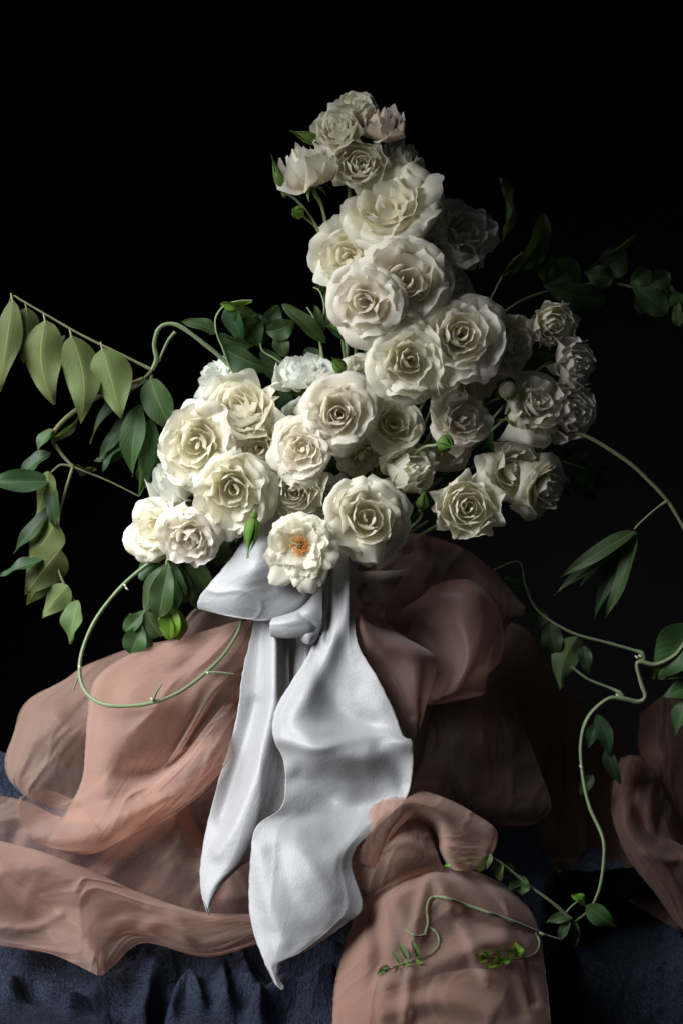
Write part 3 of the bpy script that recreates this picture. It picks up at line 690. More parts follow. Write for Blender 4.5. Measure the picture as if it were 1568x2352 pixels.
for a in [(498, 766, 415, 742, 42, 30, .6, G), (520, 700, 590, 720, 46, 40, .9, G), (505, 698, 578, 690, 26, 35, .8, LB), (500, 768, 590, 790, 44, 40, .7, LD), (525, 700, 560, 790, 50, 60, .4, LD), (512, 800, 640, 850, 64, 40, .6, LD), (530, 820, 560, 760, 44, 70, .3, LD), (560, 720, 600, 800, 60, 80, .2, LD), (540, 705, 600, 740, 46, 60, .5, G)]:
    leaf(a[0], a[1], a[2], a[3], a[4], a[5], a[7], v, roll=a[6], seed=a[0] * 5 + a[2])
v = vine('sprig of blue green rounded leaves between the column and the upper left roses', (640, 760, 70), cat='foliage', name='leafy_sprig')
vtube(v, [(720, 900, 60), (640, 830, 60), (600, 800, 70), (604, 740, 80)], [3, 3, 2.5, 2], M_stem)
vtube(v, [(740, 860, 60), (735, 770, 40), (745, 710, 40), (735, 670, 50), (720, 660, 60)], [3, 3, 2.5, 2, 1.5], M_stem)
vtube(v, [(745, 850, 60), (738, 800, 45), (725, 740, 50), (705, 705, 60)], [3, 3, 2.5, 2], M_stem)
for a in [(748, 788, 646, 700, 40, 30, .4, G), (612, 762, 676, 740, 50, 60, .3, G), (606, 745, 640, 700, 40, 90, .3, LD), (640, 765, 655, 820, 40, 70, .2, G), (604, 790, 590, 720, 44, 90, .2, LD), (720, 660, 790, 640, 30, 60, .8, LD), (740, 770, 720, 700, 22, 40, .3, G), (600, 800, 680, 870, 60, 90, .7, LD), (700, 800, 760, 850, 50, 90, .4, LD), (660, 900, 720, 880, 30, 0, .9, G), (800, 470, 798, 520, 34, 60, .1, G), (760, 700, 800, 780, 50, 110, .3, LD), (730, 880, 810, 860, 60, 110, .3, LD), (640, 880, 650, 960, 60, 110, .2, LD)]:
    leaf(a[0], a[1], a[2], a[3], a[4], a[5], a[7], v, roll=a[6], seed=a[0] * 5 + a[3], shape='oval')
v = vine('cluster of broad green leaves hanging under the two lowest left roses', (385, 1290, -60), cat='foliage', name='leafy_sprig')
vtube(v, [(450, 1230, 0), (400, 1275, -60), (384, 1290, -70), (390, 1340, -60), (395, 1400, -60)], [4, 4, 4, 3, 2], M_stem)
vtube(v, [(384, 1290, -40), (360, 1350, -20), (335, 1400, -10), (325, 1450, -10)], [3, 3, 3, 2], M_stem)
for a in [(383, 1290, 338, 1408, 44, -60, .8, G), (388, 1290, 366, 1418, 62, -80, .2, G), (396, 1290, 418, 1378, 50, -50, .3, G), (410, 1290, 428, 1385, 66, -30, .2, G), (425, 1280, 482, 1360, 66, -20, .3, G), (395, 1300, 400, 1405, 60, -40, .3, LD), (380, 1290, 320, 1330, 56, -20, .7, LD), (392, 1395, 392, 1470, 52, -70, .1, LB), (398, 1398, 412, 1472, 44, -62, -.7, LB), (384, 1405, 376, 1450, 30, -60, .8, LB),
          (332, 1400, 286, 1450, 40, -20, .3, G), (325, 1430, 300, 1500, 60, -30, .1, G), (334, 1400, 372, 1462, 60, -20, .2, G), (330, 1430, 345, 1490, 44, 0, .3, LD), (300, 1408, 296, 1455, 30, 0, .3, G), (515, 1180, 500, 1300, 70, 10, .2, LD), (545, 1190, 520, 1260, 60, 20, .3, LD), (470, 1290, 495, 1400, 50, 30, .2, G), (450, 1300, 460, 1400, 50, 40, .2, G)]:
    leaf(a[0], a[1], a[2], a[3], a[4], a[5], a[7], v, roll=a[6], seed=a[0] * 5 + a[3], shape='obov' if a[7] is not LB else 'oval', bend=.08)
v = vine('long bare vine arching out to the right edge with one drooping leaf cluster', (1290, 990, 20))
vtube(v, [(1200, 960, 40), (1275, 988, 10), (1345, 1002, 0), (1440, 1060, 0), (1495, 1110, 0), (1532, 1150, 0), (1560, 1195, 0), (1585, 1240, 0)], [4, 4.5, 5, 5.2, 5.2, 5.5, 5, 5], M_vine_olive)
vtube(v, [(1250, 1020, 40), (1280, 1008, 20), (1320, 990, 5)], [3, 3, 3], M_vine_olive)
vtube(v, [(1534, 1150, 0), (1510, 1165, 0), (1470, 1200, 0), (1456, 1216, 0)], [5.5, 3, 3, 3], M_vine_olive)
for a in [(1457, 1220, 1286, 1328, 44, 0, .55, G), (1457, 1222, 1272, 1370, 40, 20, .7, LD), (1458, 1222, 1365, 1422, 44, 40, .5, LD), (1460, 1222, 1392, 1420, 46, 10, .8, G), (1460, 1224, 1330, 1350, 40, 40, .6, LD)]:
    leaf(a[0], a[1], a[2], a[3], a[4], a[5], a[7], v, roll=a[6], seed=a[0] * 5 + a[3], bend=.05)
v = vine('nearly black leafy branch reaching to the upper right edge', (1300, 660, 370), cat='branch', name='leafy_branch')
vtube(v, [(1100, 760, 320), (1200, 690, 340), (1300, 660, 350), (1400, 650, 340), (1480, 665, 320), (1530, 650, 310), (1560, 690, 310), (1568, 740, 310)], [4, 4, 3.5, 3, 3, 2.5, 2, 2], M_vine_olive)
vtube(v, [(1120, 700, 340), (1150, 640, 350), (1175, 600, 350), (1200, 580, 350)], [3, 2.5, 2, 2], M_vine_olive)
for a in [(1168, 640, 1246, 490, 60, 360, .5, G), (1150, 560, 1140, 410, 80, 900, 1.25, LD), (1250, 655, 1240, 585, 60, 360, .3, LD), (1252, 655, 1325, 600, 80, 350, .2, G), (1245, 655, 1390, 690, 66, 340, .3, G), (1345, 620, 1458, 536, 30, 330, .9, G), (1340, 625, 1408, 640, 56, 330, .2, G), (1355, 630, 1440, 580, 70, 400, .2, LD), (1445, 652, 1492, 620, 50, 320, .2, G), (1448, 655, 1530, 720, 60, 320, .2, G), (1478, 668, 1535, 625, 50, 310, .3, G), (1495, 655, 1520, 700, 60, 320, .3, G), (1530, 655, 1568, 700, 40, 310, .6, G), (1556, 690, 1560, 750, 30, 310, .6, LP), (1470, 680, 1510, 700, 34, 340, .3, LD), (1150, 640, 1195, 590, 18, 340, .5, G), (1460, 670, 1480, 720, 34, 340, .3, LD)]:
    leaf(a[0], a[1], a[2], a[3], a[4], a[5], a[7], v, roll=a[6], seed=a[0] * 5 + a[3], shape='obov')
v = vine('dark spray of leaves beyond the lower right roses', (1330, 1070, 160), cat='foliage', name='leafy_sprig')
vtube(v, [(1200, 1040, 80), (1290, 1060, 120), (1350, 1080, 150)], [3, 2.5, 2], M_stem)
for a in [(1290, 1060, 1350, 1030, 50, 150), (1300, 1070, 1400, 1070, 50, 160), (1320, 1080, 1370, 1150, 50, 160), (1340, 1080, 1400, 1120, 44, 170), (1280, 1080, 1310, 1140, 40, 140)]:
    leaf(a[0], a[1], a[2], a[3], a[4], a[5], LD, v, roll=.3, seed=a[0] + a[3])
v = vine('thin vine in the shade at the right with one pale pointed leaf hanging from it', (1330, 1460, 60))
vtube(v, [(1130, 1310, 120), (1190, 1290, 110), (1205, 1340, 100), (1225, 1390, 85), (1262, 1425, 70), (1320, 1456, 50), (1390, 1475, 40), (1450, 1492, 30), (1472, 1500, 20), (1478, 1516, 15), (1466, 1518, 10)], [2, 2.2, 2.5, 3, 3.2, 3.4, 3.4, 3.8, 6, 6, 5], M_vine)
vtube(v, [(1310, 1530, 40), (1350, 1560, 30), (1400, 1580, 20), (1420, 1590, 10), (1430, 1600, 5)], [3, 3.2, 3.5, 6, 5], M_vine)
for a in [(1325, 1462, 1285, 1586, 68, 40, .1, G), (1335, 1480, 1348, 1550, 34, 60, .2, LD), (1258, 1428, 1200, 1394, 50, 90, .3 , G), (1262, 1430, 1280, 1515, 52, 80, .3, LD), (1205, 1340, 1150, 1330, 40, 120, .3, LD)]:
    leaf(a[0], a[1], a[2], a[3], a[4], a[5], a[7], v, roll=a[6] + (3.14 if a[7] is G else 0), seed=a[0] * 5 + a[3])
v = vine('thick winding vine down the right side ending in a low fork with a pointed leaf', (1400, 1600, -40))
vtube(v, [(1600, 1430, -20), (1568, 1482, -30), (1545, 1508, -35), (1505, 1526, -30), (1470, 1520, -20), (1462, 1530, -20), (1472, 1570, -30), (1481, 1600, -40), (1465, 1612, -40), (1430, 1605, -40), (1395, 1606, -40), (1352, 1645, -50), (1334, 1700, -60), (1336, 1770, -80), (1352, 1850, -110), (1382, 1920, -150), (1386, 1970, -190), (1376, 2040, -250), (1352, 2090, -290), (1310, 2125, -320), (1290, 2148, -330), (1284, 2158, -332)], [6, 6, 6, 5.5, 5.5, 6, 6, 6.5, 6, 6, 6, 6, 5.5, 5.2, 5, 4.6, 4.6, 4.4, 4.2, 4, 4.4, 5], M_vine)
for q in [(1470, 1508, 5), (1418, 1598, 0), (1334, 1762, -82), (1462, 1510, -30)]:
    vtube(v, [(q[0] - 5, q[1] - 4, q[2] - 8), (q[0], q[1], q[2] - 10), (q[0] + 5, q[1] + 3, q[2] - 8)], [1.5, 3.6, 1.5], M_node, 'node')
for a in [(1600, 1440, 1502, 1562, 110, -10, .3, G), (1600, 1520, 1492, 1558, 60, 10, .5, LD), (1600, 1575, 1520, 1602, 50, -10, .4, G), (1585, 1600, 1552, 1690, 50, -20, .8, G), (1345, 2078, 1416, 2128, 50, -300, .2, G), (1342, 2076, 1308, 2056, 28, -300, .6, LB), (1310, 2105, 1252, 2120, 30, -330, .5, G), (1312, 2110, 1320, 2180, 40, -320, .3, LD), (1306, 2112, 1286, 2165, 28, -335, .6, G)]:
    leaf(a[0], a[1], a[2], a[3], a[4], a[5], a[7], v, roll=a[6], seed=a[0] * 5 + a[3])
vtube(v, [(1352, 2090, -290), (1330, 2070, -300), (1300, 2095, -320), (1298, 2120, -325)], [3, 2.6, 2.6, 2.6], M_vine)
for a in [(1370, 1640, 1400, 1740, 40, 60), (1390, 1720, 1425, 1800, 36, 70), (1360, 1780, 1330, 1830, 30, 60), (1370, 1660, 1350, 1720, 30, 60)]:
    leaf(a[0], a[1], a[2], a[3], a[4], a[5], LD, v, roll=.3, seed=a[0] + a[3])
# ------------------------------------------------------------------ white silk bow
bow = empty('ribbon_bow', P(690, 1400, -60), label='white silk ribbon tied in a bow with one wide loop and two long tails', cat='ribbon')
binv = np.array(bow.matrix_basis.inverted()); 
def ribbon(name, grids, mat=M_silk, label=None):
    grids = [g @ binv[:3, :3].T + bow_off for g in grids]
    o = link(name, join_grids(name, grids), mat, bow)
    s_ = o.modifiers.new('solid', 'SOLIDIFY'); s_.thickness = .0003; s_.offset = 0
    if label: o['label'] = label
    return o
bow_off = -np.array(bow.location)
# left loop, a flattened tube of cloth: front face, rolled lower edge, back face
ribbon('loop', [sheet([
    [(604, 1170, 190), (640, 1175, 180), (690, 1180, 180), (760, 1210, 150), (800, 1260, 120)],
    [(566, 1232, 60), (610, 1232, 30), (670, 1245, 20), (730, 1285, 20), (770, 1302, 30)],
    [(525, 1290, 10), (590, 1295, -60), (650, 1300, -30), (700, 1320, -5), (755, 1325, 20)],
    [(478, 1345, 0), (560, 1350, -56), (630, 1355, -45), (690, 1350, -10), (748, 1338, 20)],
    [(457, 1375, 0), (540, 1385, -48), (620, 1392, -45), (690, 1380, -30), (745, 1348, 15)],
    [(455, 1395, 5), (530, 1410, -36), (610, 1420, -38), (680, 1404, -30), (738, 1362, 20)],
    [(460, 1398, 20), (532, 1415, -30), (610, 1424, -30), (682, 1407, 0), (738, 1364, 30)],
    [(470, 1385, 60), (540, 1395, 30), (610, 1400, 20), (680, 1390, 30), (738, 1352, 50)]],
    90, 80, off=-110, rel=False, ridges=[([(640, 1270), (665, 1300), (690, 1330)], 26, 14), ([(600, 1260), (640, 1310), (670, 1350)], -14, 24), ([(700, 1335), (715, 1365), (708, 1395)], 14, 8), ([(725, 1330), (735, 1350)], -10, 10)], noise=4, nsc=60, seed=4, pleat=(7, 3, 2, .5), fine=.8, under=False)])
ribbon('knot', [sheet([
    [(640, 1395, 60), (680, 1390, 50), (715, 1370, 40), (742, 1345, 40)],
    [(622, 1425, 10), (665, 1422, -14), (705, 1410, -12), (741, 1395, 10)],
    [(619, 1442, 0), (665, 1442, -20), (708, 1438, -18), (740, 1430, 0)],
    [(621, 1458, 8), (665, 1460, -12), (706, 1455, -12), (734, 1450, 8)],
    [(628, 1464, 30), (665, 1466, 5), (704, 1462, 5), (728, 1456, 30)],
    [(640, 1455, 60), (665, 1455, 50), (704, 1450, 50), (722, 1446, 60)]], 50, 50, off=-150, rel=False, ridges=[([(690, 1410), (715, 1430), (730, 1450)], 12, 7)], noise=2, nsc=40),
  sheet([
    [(680, 1440, 10), (700, 1440, 0), (735, 1430, 10)],
    [(686, 1462, 4), (708, 1462, -18), (733, 1455, 4)],
    [(697, 1476, 2), (710, 1478, -14), (724, 1474, 2)],
    [(703, 1480, 8), (710, 1481, 0), (718, 1480, 8)]], 24, 24, off=-150, rel=False)])
# left tail
ribbon('tail', [sheet([
    [(588, 1405, 10), (612, 1405, 0), (632, 1405, -8), (660, 1405, 10), (690, 1400, 10)],
    [(578, 1455, 10), (602, 1455, 5), (632, 1455, -25), (652, 1455, 10), (668, 1455, 20)],
    [(557, 1545, 10), (595, 1550, 5), (632, 1550, -30), (650, 1550, 10), (664, 1545, 20)],
    [(545, 1640, 15), (590, 1640, 5), (628, 1640, -30), (655, 1640, 0), (675, 1640, 25)],
    [(525, 1720, 15), (570, 1725, 0), (612, 1725, -40), (660, 1725, 10), (700, 1720, 20)],
    [(500, 1800, 10), (545, 1805, -5), (592, 1810, -50), (650, 1810, -5), (700, 1800, 20)],
    [(474, 1905, 10), (510, 1910, -15), (560, 1915, -50), (620, 1900, -10), (680, 1880, 20)],
    [(461, 1985, 10), (490, 1990, -10), (530, 1990, -30), (580, 1965, -10), (640, 1930, 20)],
    [(462, 2045, 5), (472, 2045, -5), (490, 2042, -15), (518, 2020, -10), (560, 1985, 10)],
    [(472, 2085, 0), (475, 2087, -4), (478, 2085, -6), (484, 2070, -4), (494, 2050, 0)],
    [(478, 2101, 0), (478, 2102, 0), (479, 2102, 0), (480, 2098, 0), (482, 2090, 0)]],
    130, 70, off=-45, noise=3, nsc=70, seed=8, pleat=(7, 2.5, 1.2, .3), fine=.5, under=False, ridges=[([(615, 1640), (590, 1760), (545, 1880), (500, 1960)], -10, 16), ([(585, 1620), (545, 1760), (510, 1880)], 14, 20)])])
# cloth between the tails under the knot
ribbon('inner_fold', [sheet([
    [(640, 1420, 0), (665, 1420, 8), (690, 1420, -5), (715, 1425, 12), (760, 1420, 0)],
    [(640, 1500, 0), (662, 1500, 18), (692, 1500, 0), (706, 1500, -16), (740, 1500, 12)],
    [(645, 1580, 0), (660, 1580, 18), (680, 1570, 0), (700, 1560, -12), (735, 1560, 10)],
    [(650, 1680, 10), (665, 1680, 20), (690, 1680, 10), (720, 1680, 10), (760, 1680, 10)]], 50, 50, off=-18)])
# main tail
MT = [
 [(744, 1240, 20), (768, 1240, 10), (796, 1235, 4), (824, 1230, 20)],
 [(742, 1300, 10), (768, 1300, 0), (796, 1295, -12), (823, 1288, 5)],
 [(738, 1400, 10), (765, 1400, 6), (795, 1400, -25), (815, 1397, 0)],
 [(716, 1485, 5), (755, 1478, -14), (788, 1480, 0), (822, 1480, -5)],
 [(670, 1565, 8), (722, 1560, -24), (780, 1570, 10), (864, 1552, -15)],
 [(632, 1630, 10), (690, 1640, -36), (775, 1650, 8), (904, 1632, -20)],
 [(627, 1688, 0), (705, 1690, -70), (815, 1690, -15), (926, 1690, -18)],
 [(650, 1745, 14), (735, 1735, -64), (840, 1735, -50), (948, 1707, -15)],
 [(655, 1795, 15), (740, 1795, 20), (840, 1800, 22), (945, 1785, 0)],
 [(645, 1855, -2), (730, 1865, 42), (820, 1865, 44), (928, 1840, 12)],
 [(588, 1900, 5), (680, 1910, -15), (775, 1922, 5), (865, 1900, 25)],
 [(575, 1980, 8), (660, 1985, -45), (740, 1985, -50), (808, 1972, 4)],
 [(572, 2080, 8), (650, 2080, -40), (740, 2080, -42), (833, 2080, 4)],
 [(583, 2143, 5), (640, 2150, -22), (710, 2148, -18), (790, 2124, 5)],
 [(604, 2200, 5), (630, 2200, -12), (665, 2196, -5), (715, 2178, 12)],
 [(612, 2220, 3), (622, 2219, -14), (634, 2215, -8), (655, 2205, 10)],
 [(622, 2240, 2), (628, 2240, -10), (634, 2238, -4), (641, 2229, 10)],
 [(634, 2262, 2), (637, 2261, -4), (640, 2258, 0), (642, 2249, 10)],
 [(648, 2274, 8), (649, 2273, 8), (650, 2272, 10), (652, 2267, 14)]]
ribbon('tail', [sheet(MT, 220, 90, off=-80, flat=.66, gain=.62, noise=6, nsc=60, seed=12, pleat=(9, 2.2, 3, .5), fine=.5, under=False, ridges=[
    ([(765, 1290), (758, 1380), (752, 1470)], 14, 7), ([(800, 1300), (792, 1400), (760, 1500), (700, 1600), (650, 1680)], -10, 22),
    ([(735, 1500), (745, 1580), (790, 1640), (850, 1665)], 14, 24), ([(860, 1560), (880, 1640), (930, 1700)], -8, 30), ([(690, 1780), (780, 1850), (860, 1840)], 14, 30), ([(640, 1700), (720, 1720), (800, 1700), (880, 1690), (944, 1712)], -14, 14),
    ([(870, 1720), (915, 1760), (925, 1800)], 14, 20), ([(640, 1960), (680, 2080), (740, 2160)], 10, 26), ([(595, 1960), (610, 2060), (650, 2160)], -8, 20), ([(700, 1960), (760, 2060)], -7, 20),
    ([(660, 1800), (700, 1790), (760, 1830)], 10, 20)])])

# ------------------------------------------------------------------ peach organza, left
def cloth(name, label, grids, mat, cat='cloth', group=None):
    o = link(name, join_grids(name, grids + UNDER), mat); UNDER.clear(); tag(o, label, cat, group)
    return o
cloth('sheer_drape', 'greyish sheer organza billowing at the far left behind the peach cloth', [
  sheet([[(150, 1562, 40), (200, 1528, 30), (290, 1496, 20), (400, 1470, 20), (500, 1470, 20)],
   [(62, 1612, 30), (130, 1612, -20), (220, 1615, -40), (330, 1600, -20), (450, 1600, 0)],
   [(34, 1680, 20), (100, 1690, -60), (180, 1700, -50), (280, 1700, -20), (400, 1700, 0)],
   [(16, 1745, 20), (80, 1775, -50), (160, 1780, -40), (260, 1780, 0), (400, 1780, 0)],
   [(28, 1795, 20), (70, 1825, -20), (150, 1840, -10), (250, 1840, 20), (400, 1840, 0)],
   [(60, 1826, 40), (110, 1850, 20), (170, 1862, 30), (250, 1870, 40), (400, 1880, 10)]], 80, 80, off=130, roll=(50, 0, 50, 0), noise=14, nsc=90, seed=21, hem='tl', pleat=(16, 6, 2, .5), ridges=[([(130, 1640), (170, 1680), (240, 1700)], -24, 22), ([(90, 1620), (60, 1720), (40, 1790)], -14, 20)]),
  sheet([[(412, 1450, 60), (440, 1405, 40), (480, 1385, 30), (540, 1380, 30)], [(410, 1480, 40), (450, 1450, 10), (500, 1440, 10), (560, 1440, 10)], [(410, 1520, 40), (450, 1500, 20), (500, 1500, 20), (560, 1500, 20)]], 30, 40, off=70, roll=(20, 0, 30, 0), ridges=[([(430, 1440), (470, 1400), (520, 1392)], 14, 8)])], M_peach_sheer)
LM = [[(425, 1465, 50), (480, 1446, 20), (540, 1432, 5), (600, 1424, 0), (650, 1424, 0)],
   [(300, 1502, 50), (390, 1512, -10), (480, 1510, -30), (590, 1490, 0), (640, 1490, 0)],
   [(220, 1560, 40), (320, 1580, -60), (440, 1570, -60), (570, 1550, -10), (630, 1540, 0)],
   [(202, 1640, 30), (300, 1650, -90), (420, 1650, -70), (560, 1600, 10), (620, 1600, 60)],
   [(196, 1720, 20), (280, 1730, -80), (390, 1730, -40), (520, 1660, 0), (610, 1640, 60)],
   [(190, 1790, 15), (265, 1790, -50), (360, 1775, 20), (480, 1700, -20), (600, 1660, 60)],
   [(165, 1850, -10), (250, 1835, -50), (350, 1815, -60), (470, 1730, -50), (590, 1680, 60)],
   [(135, 1900, -30), (240, 1890, -110), (350, 1850, -110), (460, 1780, -60), (560, 1710, 40)],
   [(110, 1940, 0), (215, 1945, -80), (325, 1890, -80), (430, 1820, -50), (530, 1740, 40)],
   [(130, 1944, 50), (215, 1957, 0), (325, 1905, -10), (425, 1845, 0), (520, 1760, 40)],
   [(150, 1940, 90), (215, 1945, 70), (320, 1895, 70), (420, 1830, 70), (520, 1750, 80)]]
cloth('silk_drape', 'peach organza heaped on the left with a big rolled fold and a pointed corner', [
  sheet(LM, 190, 170, off=0, pleat=(20, 5, 1.6, .45), roll=(45, 0, 30, 0), rw=.10, noise=8, nsc=110, seed=33, ridges=[
    ([(540, 1500), (440, 1620), (300, 1600)], -20, 40), ([(230, 1600), (250, 1700), (230, 1800)], -16, 30), ([(520, 1600), (440, 1720), (350, 1790), (250, 1820)], -30, 26),
    ([(560, 1560), (460, 1660), (400, 1740), (300, 1770)], 36, 34), ([(400, 1500), (330, 1550), (260, 1640)], -10, 30), ([(480, 1460), (420, 1560), (400, 1640)], 12, 26),
    ([(585, 1640), (500, 1745), (440, 1800)], 14, 10), ([(300, 1860), (400, 1830), (500, 1750)], -10, 18), ([(360, 1540), (430, 1540), (520, 1560)], 10, 18)]),
  sheet([[(300, 1838, 22), (352, 1800, 6), (420, 1738, -6), (470, 1676, -4), (520, 1614, 60), (552, 1578, 110)],
   [(300, 1862, 16), (366, 1826, -16), (432, 1768, -30), (484, 1702, -22), (530, 1644, 50), (558, 1608, 110)],
   [(296, 1896, 18), (378, 1850, -20), (446, 1800, -36), (498, 1736, -26), (540, 1680, 50), (566, 1645, 110)],
   [(300, 1922, 30), (392, 1876, 6), (466, 1820, 0), (514, 1760, 4), (550, 1710, 60), (570, 1680, 110)]], 60, 100, off=-58, pleat=(9, 3, 3, .2), seed=35, under=False, hem='tb'),
  # the curled lip at the left
  sheet([[(46, 1832, -20), (80, 1812, 0), (120, 1816, 30), (172, 1838, 30)],
   [(41, 1858, -40), (78, 1850, 20), (120, 1850, 50), (190, 1858, 20)],
   [(52, 1895, -60), (90, 1885, 10), (140, 1885, 30), (205, 1875, -10)],
   [(78, 1928, -60), (110, 1915, -70), (160, 1905, -60), (215, 1890, -60)],
   [(108, 1943, -20), (140, 1940, -70), (180, 1930, -90), (230, 1915, -90)],
   [(140, 1952, 20), (165, 1954, -20), (200, 1956, -40), (240, 1954, -40)]], 60, 60, off=-42, noise=4, nsc=60, roll=(20, 0, 12, 0)),
  # middle heap
  sheet([[(-60, 1815, 30), (60, 1840, 30), (160, 1880, 40), (300, 1860, 60), (430, 1790, 60), (560, 1680, 50), (640, 1650, 50)],
   [(-60, 1880, 10), (50, 1900, 0), (150, 1950, 10), (280, 1930, 10), (390, 1880, 0), (480, 1830, 60), (620, 1780, 60)],
   [(-60, 1930, 20), (50, 1950, 0), (150, 2000, 20), (260, 2000, 10), (390, 1950, -60), (470, 1930, 40), (620, 1880, 60)],
   [(-60, 1990, 20), (50, 2010, 20), (180, 2040, 40), (280, 2050, 30), (400, 2030, -50), (490, 2010, -20), (620, 1990, 40)],
   [(-60, 2060, 40), (60, 2080, 40), (200, 2100, 40), (300, 2100, 40), (420, 2090, 0), (520, 2090, 0), (640, 2090, 30)],
   [(-60, 2120, 60), (60, 2130, 60), (200, 2150, 60), (300, 2150, 60), (420, 2140, 40), (520, 2130, 30), (640, 2130, 40)]],
   100, 120, off=55, noise=12, nsc=90, seed=41, pleat=(16, 9, 2, .5), ridges=[([(215, 2040), (300, 1950), (390, 1870)], -30, 24), ([(400, 1870), (430, 1930), (472, 1970), (480, 2040)], -34, 18), ([(440, 1880), (490, 1950), (500, 2040)], 46, 22),
     ([(0, 1830), (90, 1880), (170, 1960)], -16, 24), ([(40, 1900), (20, 1960)], 20, 20), ([(540, 1980), (570, 2040), (590, 2100)], -14, 6), ([(310, 2040), (360, 1990), (400, 1930)], 12, 22)]),
  # front edge with the pointed corner
  sheet(sharp([[(-60, 1925, 0), (0, 1932, 0), (100, 1958, -10), (200, 1998, -10), (340, 2058, -10), (465, 2096, 0), (600, 2100, 10)],
   [(-60, 1965, -40), (0, 1975, -50), (100, 1995, -60), (200, 2030, -60), (340, 2085, -50), (465, 2115, -20), (600, 2112, 0)],
   [(-60, 2030, -20), (0, 2040, -30), (95, 2060, -20), (200, 2080, -50), (330, 2110, -50), (465, 2140, -30), (600, 2125, 0)],
   [(-60, 2100, 0), (0, 2100, 0), (90, 2110, 20), (200, 2145, -60), (310, 2135, -20), (465, 2165, -30), (600, 2140, 0)],
   [(-60, 2130, 10), (-10, 2140, 10), (100, 2155, 20), (215, 2200, -50), (315, 2145, 10), (465, 2185, -10), (600, 2155, 10)],
   [(-70, 2150, 20), (-5, 2168, 20), (110, 2188, 20), (232, 2240, 0), (330, 2165, 20), (470, 2194, 10), (600, 2163, 20)]], 3),
   100, 140, off=15, noise=7, nsc=90, seed=52, hem='tb', pleat=(14, 6, 2, .6), roll=(0, 0, 30, 15), ridges=[([(0, 2000), (120, 2090), (190, 2140), (228, 2230)], -26, 16), ([(340, 2130), (380, 2120), (440, 2160)], -16, 16), ([(0, 2040), (120, 2140), (160, 2190)], 20, 22),
     ([(0, 2130), (80, 2130), (140, 2100)], -14, 10), ([(350, 2080), (400, 2100), (430, 2150)], -12, 14), ([(250, 2110), (300, 2090), (380, 2090)], 14, 20)])], M_peach)

